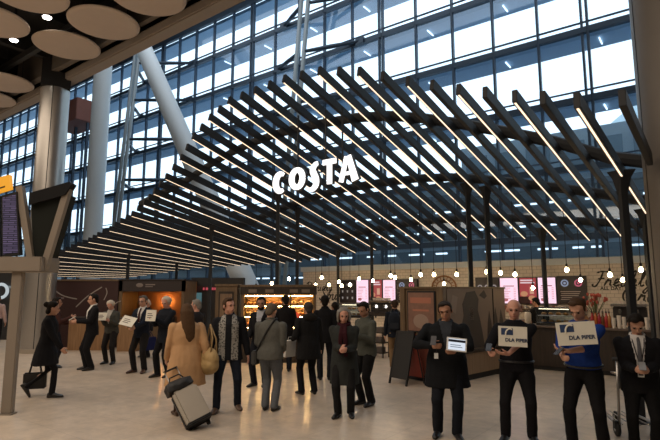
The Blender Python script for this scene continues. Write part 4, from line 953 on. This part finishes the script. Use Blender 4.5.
for i, (pa, pb, pc_, pd_) in enumerate((((4, 257), (21, 255), (18, 192), (3, 196)), ((-22, 258), (2, 257), (1, 196), (-24, 199)))):
    q = B(); prism(q, [(fl(a, c).x, fl(a, c).z) for a, c in (pa, pb, pc_, pd_)], .09, Matrix.Translation((0, -.04, 0))); s = link('screen_case', q, M_black, fd)
    cx = sum(fl(a, c).x for a, c in (pa, pb, pc_, pd_))/4; cz = sum(fl(a, c).z for a, c in (pa, pb, pc_, pd_))/4
    q = B(); prism(q, [(cx+(fl(a, c).x-cx)*.86, cz+(fl(a, c).z-cz)*.92) for a, c in (pa, pb, pc_, pd_)], .006, Matrix.Translation((0, -.047, 0))); link('screen', q, MS, s)
q = B(); prism(q, [(fl(a, c).x, fl(a, c).z) for a, c in ((-30, 203), (14, 190), (13, 176), (-30, 187))], .08, Matrix.Translation((0, -.10, 0))); hh = link('header_sign', q, glow((1, .42, .02), .85), fd)
q = B(); prism(q, [(fl(a, c).x, fl(a, c).z) for a, c in ((1, 191), (9, 188.5), (9, 187), (1, 189.5))], .004, Matrix.Translation((0, -.106, 0))); link('header_lettering', q, plain((.05, .03, .01), .5), hh)
# ------------------------------------------------------------------ luggage trolley
def wheel(parent, x, y, r, w=.04):
    b = B(); lathe(b, [(r*.3, -w/2), (r*.8, -w/2), (r, -w*.3), (r, w*.3), (r*.8, w/2), (r*.3, w/2)], 20, Matrix.Translation((x, y, r)) @ Matrix.Rotation(PI/2, 4, 'Y')); o = link('wheel', b, M_black, parent, True); b = B(); tube(b, [(x-w*.6, y, r), (x+w*.6, y, r)], r*.3, 10); link('hub', b, plain((.4, .4, .4), .3, .7), o)
M_chr = plain((.42, .40, .38), .3, .8)
tr = thing('luggage_trolley', 'steel luggage trolley with black wheels behind the man in the black suit', 'luggage trolley', (4.10, 7.3, 0), R(-8))
for q in (-.27, .27):
    b = B(); tube(b, [(q, -.32, .12), (q, -.36, .5), (q, -.40, 1.0)], .018, 8); link('upright', b, M_chr, tr, True)
    b = B(); tube(b, [(q, -.32, .14), (q*.7, .55, .14)], .018, 8); link('side_rail', b, M_chr, tr, True)
    wheel(tr, q*1.08, -.30, .09, .05); link('wheel_fork', bx(q*1.08-.035, q*1.08+.035, -.34, -.26, .1, .2), M_black, tr)
wheel(tr, 0, .5, .075, .05)
b = B(); tube(b, [(-.33, -.41, 1.0), (.33, -.41, 1.0)], .024, 10); link('handle_bar', b, M_black, tr, True)
link('advert_panel', bx(-.26, .26, -.385, -.365, .62, .92), plain((.06, .06, .065), .4), tr); link('basket_tray', bx(-.26, .26, -.36, -.12, .78, .80), M_chr, tr)
for k in range(5): b = B(); tube(b, [(-.22+.11*k, -.3, .15), (-.16+.08*k, .5, .15)], .008, 6); link('deck_bar', b, M_chr, tr)
o = link('paper_stack', bx(-.16, .16, -.34, -.15, .801, .83), plain((.62, .60, .58), .6), M=tr.matrix_basis.copy()); o.matrix_world = Matrix.Translation((4.10, 7.3, 0)) @ Matrix.Rotation(R(-8), 4, 'Z'); tag(o, 'flat pile of white papers in the tray of the luggage trolley', 'papers')
# ------------------------------------------------------------------ the people, and what they carry
BLK = (.010, .010, .012); NAVY = (.012, .016, .028); CHAR = (.030, .030, .032); GREYJ = (.085, .085, .078); WHITE = (.62, .60, .57); BRN = (.045, .022, .012)
GREYH = (.20, .185, .165); WHITEH = (.50, .44, .37); DKH = (.012, .009, .007); BRNH = (.055, .03, .016)
UP = (0, 0, 1)
def xat(px, Y): return (px-330)/FPX*Y
M_board = plain((.72, .69, .60), .6); M_inkb = plain((.02, .035, .09), .5)
def sign_card(label, M, w, h, logo=True, group=None, words=None):
    o = held_thing('name_board', label, 'name board', M, group)
    link('card', bx(-w/2, w/2, 0, .008, -h/2, h/2), M_board, o)
    if logo:
        s = h*.38; L = -w/2+w*.10
        link('logo_square', bx(L, L+s*1.5, -.003, -.0005, h*.5-s*1.15, h*.5-h*.1), plain((.025, .05, .13), .5), o)
        b = B(); tube(b, [(L+s*1.1+s*.55*math.cos(t), -.006, h*.5-s*1.1+s*.75*math.sin(t)) for t in [R(q) for q in range(60, 200, 10)]], s*.11, 6); link('logo_arc', b, M_board, o)
        text('lettering', words or 'DLA PIPER', h*.235, M_inkb, o, (w*.12, -.003, -h*.19), .003, .002)
    else:
        b = B()
        for k in range(3): box(b, -w*.34, w*(.1+.1*(k % 2)), -.002, -.0003, h*(.16-.17*k)-.008, h*(.16-.17*k)+.008)
        link('lettering', b, plain((.10, .09, .08), .6), o)
    return o
# 1 the woman with the black bag, striding to the picture's right
P = person('woman in a dark coat striding past the steel column, dark hair pinned up', -5.12, 9.5, -74, 1.68, 0, 4, ((.08, .16), (-.07, -.30)), (0, .12), (-4, 4), armR=(.26, .36, .80), armL=(-.27, -.22, .74), topkind='coat', top=BLK, hem=.60, flare=1.45, legs=BLK, leg_r=.72, hair='bun', hairc=DKH, curl=(.7, 1.4), head=(10, 6), tie=None)
M = held(P, (-.27, -.22, .60)); bg = held_thing('handbag', 'black handbag with two long handles carried by the woman in the dark coat', 'handbag', M)
b = B(); loft(b, [((0, 0, -.44), (.045, 0, 0), (0, .19, 0)), ((0, 0, -.40), (.06, 0, 0), (0, .20, 0)), ((0, 0, -.25), (.055, 0, 0), (0, .19, 0)), ((0, 0, -.18), (.03, 0, 0), (0, .18, 0))], 4)
link('bag_body', bx(-.055, .055, -.19, .19, -.46, -.17, None, .02), mat('bag_black', (.012, .012, .013), .4), bg); b.free()
for q in (-.04, .04): b = B(); tube(b, [(q, -.1, -.18), (q*.8, -.06, .0), (q*.3, 0, .11), (q*.8, .06, 0), (q, .1, -.18)], .009, 8); link('bag_handle', b, M_black, bg, True)
link('bag_clasp', bx(-.06, -.054, -.02, .02, -.24, -.21), M_chr, bg)
# 2 man in a suit by the low wooden counter
P = person('man in a black suit and white shirt holding a phone before the maroon hoarding', -5.78, 12.7, 128, 1.79, 0, 0, ((.10, .05), (-.10, .0)), (0, 0), (-14, 10), armR=(.10, .34, 1.16), armL=(-.10, .34, 1.13), shirt=WHITE, tie=None, hair='short', hairc=DKH, head=(-8, 8), curl=(1.0, .9), top=BLK, legs=BLK)
ph = held_thing('phone', 'pale phone held by the man in a black suit before the maroon hoarding', 'phone', held(P, (.02, .44, 1.20), (60, 0, 0))); link('phone_body', bx(-.04, .04, -.006, .006, -.08, .08), plain((.5, .48, .42), .3), ph)
# 3
P = person('white haired person in a grey jacket bowing over a small white board', -5.72, 13.7, 170, 1.62, 2, 8, ((.12, .0), (-.12, .03)), (0, 0), (-14, 10), armR=(.08, .33, 1.24), armL=(-.14, .32, 1.2), top=(.06, .06, .052), legs=(.022, .02, .02), hair='bushy', hairc=WHITEH, head=(4, 28), shirt=(.4, .38, .35), curl=(.9, .9), hem=.84)
sign_card('small white name board held by the white haired person in grey', held(P, (.03, .44, 1.33), (-14, 0, 180)), .25, .2, False)
# 4
P = person('bespectacled man in a dark suit holding a tilted white board by the orange kiosk', -4.42, 12.3, 166, 1.75, 0, 0, ((.13, .05), (-.12, .02)), (0, 0), (-20, 14), armR=(.14, .36, 1.10), armL=(-.08, .37, 1.06), shirt=WHITE, tie=(.05, .012, .015), hair='short', hairc=(.10, .085, .07), glasses=True, head=(0, 6), top=NAVY, legs=(.016, .015, .016), shoes=(.05, .02, .012), curl=(.8, .8))
sign_card('tilted white name board held by the bespectacled man in the dark suit', held(P, (.07, .45, 1.20), (-38, 12, 180)), .34, .25, False)
# 5
P = person('white haired man in a navy coat reading a small white board', -3.66, 11.7, 148, 1.74, 2, 2, ((.12, .1), (-.1, -.02)), (0, 0), (-10, 12), armR=(.12, .34, 1.30), armL=(-.06, .36, 1.26), topkind='coat', hem=.74, flare=1.05, top=(.012, .014, .020), legs=BLK, hair='bushy', hairc=WHITEH, head=(14, 20), curl=(.9, .9), bulk=1.06)
sign_card('white name board held up by the white haired man in the navy coat', held(P, (-.02, .46, 1.36), (-8, 0, 190)), .27, .24, False)
# 6 the woman in the beige coat with a case
BEI = mat('coat_beige', (.47, .275, .135), .8, 0, .25, 5, .4)
P = person('woman in a long beige coat with long brown hair seen from behind, pulling a suitcase', -2.20, 8.05, 28, 1.67, 0, 3, ((.09, .06), (-.08, .18)), (0, 0), (-4, 6), armR=(.33, -.16, .78), armL=(-.26, .2, .90), topkind='coat', top=BEI, hem=.50, flare=1.3, legs=(.03, .015, .01), leg_r=.72, shoes=(.05, .025, .015), hair='long', hairc=(.075, .042, .022), head=(-10, 4), curl=(1.3, .8), bulk=1.16)
hb = held_thing('shoulder_bag', 'soft tan shoulder bag on the arm of the woman in the beige coat', 'handbag', held(P, (.34, -.08, .84), (0, 8, 12)))
b = B(); ell(b, (0, 0, .05), (.13, .23, .17)); ell(b, (0, 0, -.04), (.145, .23, .15)); link('bag_body', remesh(b, .012, 4, .012), mat('bag_tan', (.40, .27, .115), .7, 0, .12, 14, .3), hb)
for q in (-.05, .05): b = B(); tube(b, [(q, -.13, .15), (q*.6, -.08, .36), (-.06, 0, .56), (q*.6, .08, .36), (q, .13, .15)], .012, 8); link('strap', b, plain((.32, .21, .09), .6), hb, True)
# suitcase, tilted on its wheels
foot = at_y(200, 428, 7.42); foot.z = 0
wp = P.M @ Vector((.34, -.17, .74))
up = Vector((wp.x-foot.x, wp.y-foot.y, .68)); up.normalize()
top_dir = Vector((-.40, .22, .56)).normalized(); wdir = Vector((.86, .38, 0)); wdir = (wdir-top_dir*wdir.dot(top_dir)).normalized(); ndir = wdir.cross(top_dir)
MS_ = Matrix(((wdir.x, -ndir.x, top_dir.x, foot.x), (wdir.y, -ndir.y, top_dir.y, foot.y), (wdir.z, -ndir.z, top_dir.z, .05), (0, 0, 0, 1))) @ Matrix.Scale(.9, 4)
sc_ = held_thing('suitcase', 'silver wheeled suitcase tilted and pulled by the woman in the beige coat', 'suitcase', MS_)
M_silver = mat('case_silver', (.36, .32, .27), .42, .35, .06, 5)
link('shell', bx(-.20, .20, -.145, -.01, .03, .62, None, .04), M_silver, sc_); link('rear_shell', bx(-.195, .195, .0, .12, .03, .62, None, .04), plain((.04, .04, .042), .5), sc_); link('zip_band', bx(-.202, .202, -.014, .004, .025, .625, None, .006), M_black, sc_)
for q in (-.15, .15):
    b = B(); tube(b, [(q*.7, .08, .6), (q*.7, .08, 1.04)], .01, 8); link('pull_tube', b, M_chr, sc_, True)
    b = B(); lathe(b, [(.01, -.02), (.045, -.02), (.045, .02), (.01, .02)], 16, Matrix.Translation((q, .06, -.0)) @ Matrix.Rotation(PI/2, 4, 'Y')); link('wheel', b, M_black, sc_)
link('grip', bx(-.12, .12, .065, .095, 1.03, 1.06, None, .01), M_black, sc_); link('corner_guard', bx(-.205, .205, -.15, .125, .02, .075, None, .02), M_black, sc_)
tb = held_thing('travel_bag', 'black soft bag strapped on top of the silver suitcase', 'bag', MS_ @ Matrix.Translation((-.03, .0, .64)))
b = B(); ell(b, (0, -.03, .06), (.24, .15, .11)); box(b, -.21, .21, -.14, .1, -.02, .12); link('bag_body', remesh(b, .014, 6, .014), mat('bag_soft_black', (.016, .016, .018), .6), tb)
b = B(); tube(b, [(-.12, -.05, .14), (-.08, -.05, .23), (.08, -.05, .23), (.12, -.05, .14)], .012, 8); link('bag_handle', b, M_black, tb, True)
# 7
person('grey haired passer-by half hidden behind the woman in the beige coat', xat(198, 11.2), 11.2, 60, 1.68, 2, 0, top=(.02, .018, .02), hairc=GREYH, head=(20, 5), topkind='coat', hem=.62)
# 8
VEST = mat('vest_patterned', (.16, .155, .145), .8, 0, .0, 8); _v = VEST.node_tree; _tc = _v.nodes.new('ShaderNodeTexCoord'); _vo = _v.nodes.new('ShaderNodeTexVoronoi'); _vo.inputs['Scale'].default_value = 34; _cr = _v.nodes.new('ShaderNodeValToRGB')
_cr.color_ramp.elements[0].color = (.035, .035, .035, 1); _cr.color_ramp.elements[1].color = (.30, .29, .27, 1); _cr.color_ramp.elements[0].position = .25; _cr.color_ramp.elements[1].position = .55
_v.links.new(_tc.outputs['Object'], _vo.inputs['Vector']); _v.links.new(_vo.outputs['Distance'], _cr.inputs[0]); _v.links.new(_cr.outputs[0], _v.nodes['Principled BSDF'].inputs['Base Color'])
person('man in jeans walking, black jacket with grey patterned front panels', xat(231, 8.5), 8.5, -172, 1.76, 2, 2, ((.16, .12), (-.16, -.08)), (0, 0), (-14, 18), armR=(.31, .10, .84), armL=(-.31, -.05, .84), top=(.013, .014, .018), panel=VEST, legs=(.017, .022, .035), leg_r=.95, shoes=(.10, .055, .03), hair='short', hairc=BRNH, head=(38, 0), hem=.79, flare=1.12, bulk=1.08)
# 9
P = person('man in a grey jacket seen from behind with a strap across his back', xat(271.5, 8.5), 8.5, -14, 1.66, 0, 3, ((.09, .0), (-.08, .03)), (0, 0), (-6, 8), armR=(.17, .22, .98), armL=(-.17, .22, .98), top=(.105, .105, .095), legs=(.12, .13, .145), hairc=(.10, .078, .055), head=(-10, 20), hem=.84, bulk=1.14)
st = held_thing('shoulder_bag', 'small bag on a dark strap across the back of the man in the grey jacket', 'bag', P.M.copy())
b = B(); T_ = P.T
tube(b, [T_ @ Vector(q) for q in ((.10, .02, 1.52), (.09, -.10, 1.49), (.02, -.165, 1.36), (-.10, -.165, 1.14), (-.205, -.09, .98))], .016, 6); link('strap', b, M_black, st)
link('bag_body', bx(-.30, -.21, -.12, .12, .74, .98, None, .02), plain((.05, .05, .048), .6), st)
# 10
person('bearded dark haired man in a dark suit facing the queue beside the bakery cabinet', xat(262.5, 10.6), 10.6, 165, 1.74, 1, 0, ((.11, .06), (-.1, .0)), (0, 0), (-20, 12), shirt=(.35, .36, .40), hairc=DKH, beard=DKH, head=(14, 6), armR=(.16, .24, .98), armL=(-.15, .25, .98), top=BLK)
# 11
person('customer in black facing the bakery shelves, seen from behind', xat(286, 12.4), 12.4, 8, 1.76, 1, 2, top=(.012, .011, .012), hairc=DKH, armR=(.2, .3, 1.05), head=(8, 8))
# 12
P = person('customer in a long black coat with a hood, holding a white paper bag', xat(309, 9.75), 9.75, 24, 1.66, 0, 2, ((.12, .0), (-.13, .04)), (0, 0), (-8, 10), armR=(.27, .02, .84), armL=(-.25, .20, 1.04), topkind='coat', top=(.012, .012, .013), hem=.68, flare=1.12, hairc=(.05, .04, .035), bulk=1.1, legs=BLK, scarf=None, curl=(.8, 1.2))
hd_ = link('hood', (lambda b: (ell(b, P.T @ Vector((0, -.115, 1.47)), (.15, .075, .085)), b)[1])(B()), fab((.02, .018, .017)), P.o, True)
pb = held_thing('paper_bag', 'white paper bag held by the customer in the long black coat', 'bag', held(P, (-.30, .24, .86), (4, 0, 20))); link('bag_body', bx(-.12, .12, -.03, .05, -.15, .15), plain((.52, .50, .46), .7), pb)
b = B(); tube(b, [(-.05, .01, .15), (-.04, .01, .21), (.04, .01, .21), (.05, .01, .15)], .005, 6); link('bag_handle', b, plain((.5, .48, .44), .7), pb)
# 13
person('tallest customer in black at the bar, seen from behind beside the script Sound', xat(325, 11.3), 11.3, 0, 1.77, 1, 0, top=(.011, .011, .013), hairc=DKH, hem=.78)
# 14
P = person('grey haired woman in a long dark coat and wine red scarf clasping her hands', .22, 8.1, 172, 1.62, 2, 2, ((.10, .05), (-.10, -.02)), (0, 0), (-18, 14), armR=(.02, .30, 1.12), armL=(-.07, .31, 1.10), topkind='coat', top=(.028, .031, .030), hem=.52, flare=1.15, legs=(.014, .014, .015), hair='bob', hairc=GREYH, scarf=(.035, .009, .013), skirt=(.26, .24, .22), head=(12, 14), curl=(1.2, 1.2))
# 15
P = person('dark haired man in a grey jacket looking down behind the grey haired woman', .62, 8.9, 128, 1.68, 1, 4, ((.1, .04), (-.1, .0)), (0, 0), (-10, 12), armR=(.02, .32, 1.26), armL=(-.14, .30, 1.2), top=(.075, .08, .068), legs=(.012, .012, .013), hairc=DKH, head=(8, 20), hem=.84, curl=(1., 1.))
ph = held_thing('paper_note', 'small white paper in the hands of the dark haired man in grey', 'paper', held(P, (-.05, .42, 1.33), (-30, 0, 180))); link('sheet', bx(-.06, .06, 0, .004, -.05, .05), plain((.7, .68, .64), .6), ph)
# 16, 17
person('short dark haired customer in the queue behind the grey haired woman', xat(335, 12.6), 12.6, 20, 1.60, 1, 0, top=(.013, .012, .013), hairc=DKH)
P = person('customer with a backpack and tan trousers at the bar, seen from behind', xat(394, 12.9), 12.9, -10, 1.64, 0, 2, top=(.014, .018, .028), legs=(.20, .13, .07), hairc=(.05, .03, .02), armR=(.16, .3, 1.1), head=(0, 12))
bp = held_thing('backpack', 'dark navy backpack on the back of the customer in tan trousers', 'backpack', P.M @ P.T); b = B(); ell(b, (0, -.24, 1.22), (.17, .12, .25)); box(b, -.14, .14, -.33, -.14, 1.0, 1.36); link('pack_body', remesh(b, .016, 5, .008), fab((.018, .022, .032)), bp)
link('pocket', bx(-.11, .11, -.37, -.33, 1.02, 1.18, None, .015), fab((.03, .034, .044)), bp)
for q in (-.1, .1): b = B(); tube(b, [(q, -.15, 1.42), (q*1.05, -.05, 1.475), (q*1.1, .10, 1.40), (q*1.3, .10, 1.22), (q*1.5, -.1, 1.06)], .02, 6); link('strap', b, M_black, bp)
# 18 man with the tablet
P = person('man in a long black coat holding up a white tablet and a phone', 1.56, 7.05, 169, 1.73, 1, 0, ((.14, .02), (-.10, .10)), (0, 0), (-14, 16), armR=(.20, .30, 1.20), armL=(-.12, .34, 1.15), poleR=(1, -.5, -.35), poleL=(-1, -.5, -.35), topkind='coat', top=(.008, .009, .011), hem=.64, flare=1.12, shirt=(.035, .04, .05), legs=(.010, .012, .017), hairc=(.03, .022, .018), head=(-8, 14), tilt=8, bulk=1.3, curl=(1.1, .7), leg_r=1.08)
b = B(); 
for q in (1,): box(b, .03, .075, .045, .06, 1.44, 1.50, P.T)
link('shirt_collar_wing', b, fab(WHITE), P.o)
TM = held(P, (-.12, .44, 1.235), (-12, 6, 186)); tb = held_thing('tablet', 'white tablet with a bright screen held by the man in the long black coat', 'tablet', TM)
link('tablet_body', bx(-.125, .125, 0, .01, -.085, .085, None, .004), plain((.75, .75, .74), .35), tb); link('screen', bx(-.105, .105, -.002, -.0005, -.068, .068), glow((.80, .88, 1), .85), tb)
link('screen_banner', bx(-.105, .105, -.004, -.0022, .028, .058), plain((.01, .012, .03), .4), tb); b = B()
for k in range(2): box(b, -.08, .05+.02*k, -.004, -.0022, -.012-.024*k, -.004-.024*k)
link('screen_lettering', b, plain((.12, .2, .4), .4), tb)
ph = held_thing('phone', 'dark phone in the hand of the man with the tablet', 'phone', held(P, (.17, .41, 1.28), (-40, 0, 170))); link('phone_body', bx(-.035, .035, 0, .009, -.07, .07, None, .003), plain((.09, .09, .1), .25), ph)
cb = held_thing('key_card', 'small pale card hanging below the phone of the man with the tablet', 'card', held(P, (.14, .37, 1.08), (0, 0, 180))); link('card', bx(-.025, .025, 0, .004, -.035, .035), plain((.6, .62, .62), .4), cb); b = B(); tube(b, [(0, .002, .035), (.01, .0, .10)], .003, 6); link('cord', b, M_black, cb)
# 19 bald man
P = person('bald man in a black polo holding a name board against his stomach', 2.42, 6.85, 164, 1.76, 2, 0, ((.17, .05), (-.15, .02)), (0, 0), (-20, 14), armR=(.33, .32, 1.12), armL=(.12, .34, 1.09), topkind='tee', sleeve=.5, top=(.010, .010, .013), hem=.86, flare=1.02, legs=(.010, .010, .012), hair='bald', hairc=(.14, .09, .06), head=(-6, 10), bulk=1.16, curl=(1.1, .5), handL=((.9, .25, .05), (0, -.5, 1)), belt=BLK)
sign_card('name board with a blue logo held by the bald man in the black polo', held(P, (.05, .36, 1.32), (-6, 2, 182)), .34, .245)
ph = held_thing('phone', 'dark phone in the hand of the bald man', 'phone', held(P, (.34, .42, 1.19), (-55, 0, 170))); link('phone_body', bx(-.035, .035, 0, .009, -.07, .07, None, .003), plain((.03, .03, .035), .25), ph)
# 20 man in the blue polo
P = person('man in a royal blue polo looking at a phone, a name board on his forearm', 3.05, 6.35, 142, 1.80, 0, 8, ((.16, .06), (-.17, .0)), (0, 0), (-16, 14), armR=(.12, .42, 1.11), armL=(.06, .42, 1.17), topkind='tee', sleeve=.5, top=(.012, .038, .20), hem=.92, flare=1.04, legs=(.009, .009, .010), hairc=BRNH, head=(-8, 26), bulk=1.14, curl=(1.0, .8), handL=((.95, .25, .1), (0, -.3, 1)), belt=BLK)
sign_card('larger name board with a blue logo leaning on the arm of the man in blue', held(P, (-.04, .42, 1.37), (-8, -4, 206)), .42, .26)
ph = held_thing('phone', 'dark phone held low by the man in the blue polo', 'phone', held(P, (.13, .53, 1.18), (-55, 0, 150))); link('phone_body', bx(-.035, .035, 0, .009, -.07, .07, None, .003), plain((.03, .03, .035), .25), ph)
# 21 man in suit
P = person('man in a black suit with lanyard bowing over his phone by the tan column', 3.66, 6.25, 154, 1.60, 0, 4, ((.12, .03), (-.12, .0)), (0, 0), (-12, 14), armR=(.07, .32, 1.10), armL=(-.07, .32, 1.10), shirt=(.55, .53, .52), tie=(.09, .09, .10), lanyard=(.02, .02, .025), hairc=DKH, head=(2, 34), bulk=1.1, top=(.009, .009, .011), legs=(.009, .009, .010), curl=(1.1, 1.1), hem=.78, vz=1.0)
ph = held_thing('phone', 'phone held in both hands by the man in the black suit by the tan column', 'phone', held(P, (0, .43, 1.16), (-60, 0, 180))); link('phone_body', bx(-.036, .036, 0, .009, -.075, .075, None, .003), plain((.2, .19, .18), .25), ph)
# 22 server, 23 far figure, 24, 25
p = at_n(537, 300, 14.55); person('server in black with a dark cap behind the bar counter', p.x, p.y, 20, 1.68, 1, 4, top=(.010, .010, .011), topkind='tee', sleeve=.5, hairc=(.008, .008, .008), armR=(.2, .35, 1.08), armL=(-.2, .35, 1.08), head=(20, 12))
person('figure in a pink white shirt half hidden behind the flight display post', xat(1.5, 17.2), 17.2, 30, 1.72, 1, 0, topkind='shirt', top=(.42, .30, .28), hem=.98, sleeve=1., legs=BLK, hairc=DKH)
P = person('white haired passer-by in black with a blue bag beyond the bespectacled man', xat(151, 15.0), 15.0, 130, 1.62, 2, 4, top=(.013, .012, .015), hairc=WHITEH, head=(0, 20), armL=(-.30, .05, .80), armR=(.12, .32, 1.2))
tbg = held_thing('tote_bag', 'navy blue tote bag carried by the white haired passer-by in black', 'bag', held(P, (-.34, .06, .55), (0, 0, 20))); link('bag_body', bx(-.08, .08, -.2, .2, -.28, .08, None, .02), fab((.014, .018, .075)), tbg)
for q in (-.05, .05): b = B(); tube(b, [(q, -.1, .08), (q*.3, 0, .26), (q, .1, .08)], .008, 6); link('bag_handle', b, fab((.014, .018, .075)), tbg)
person('passer-by in dark brown behind the woman with the black bag', xat(60, 13.0), 13.0, -60, 1.70, 1, 0, top=(.045, .018, .015), hairc=DKH, armR=(.2, .33, 1.25), armL=(-.2, .3, 1.1))
# ------------------------------------------------------------------ light and camera
def area(name, loc, sx, sy, power, col, rot=(0, 0, 0)):
    l = bpy.data.lights.new(name, 'AREA'); l.shape = 'RECTANGLE'; l.size = sx; l.size_y = sy; l.energy = power; l.color = col
    o = bpy.data.objects.new(name, l); C.objects.link(o); o.location = loc; o.rotation_euler = rot; return o
sc = bpy.context.scene
w = bpy.data.worlds.new('sky'); w.use_nodes = True; sc.world = w
nt = w.node_tree; bg = nt.nodes['Background']; bg.inputs[0].default_value = (.90, .96, 1, 1); bg.inputs[1].default_value = 2.2
area('concourse_light', un(-6, -2, 9.0), 14, 9, 1250, (1, .82, .64), (0, 0, -TH))
area('concourse_light', un(-20, 0, 8.9), 14, 8, 1000, (1, .82, .64), (0, 0, -TH))
area('roof_light', un(-18, 17, 25.0), 40, 12, 2600, (.85, .93, 1), (0, 0, -TH))
def point(name, loc, power, col, r=.08):
    l = bpy.data.lights.new(name, 'POINT'); l.energy = power; l.color = col; l.shadow_soft_size = r; o = bpy.data.objects.new(name, l); C.objects.link(o); o.location = loc; return o
cam = bpy.data.cameras.new('camera'); co = bpy.data.objects.new('camera', cam); C.objects.link(co); co.location = (0, 0, CAM_H); co.rotation_euler = (PI/2+PITCH, 0, 0)
cam.sensor_width = 36; cam.lens = 36*FPX/660; cam.clip_end = 400; sc.camera = co
sc.view_settings.view_transform = 'Standard'; sc.view_settings.look = 'None'; sc.view_settings.exposure = 0; sc.view_settings.gamma = 1
sc.cycles.use_denoising = True; sc.cycles.max_bounces = 8; sc.cycles.transparent_max_bounces = 16
bpy.data.scenes.remove(_ts)
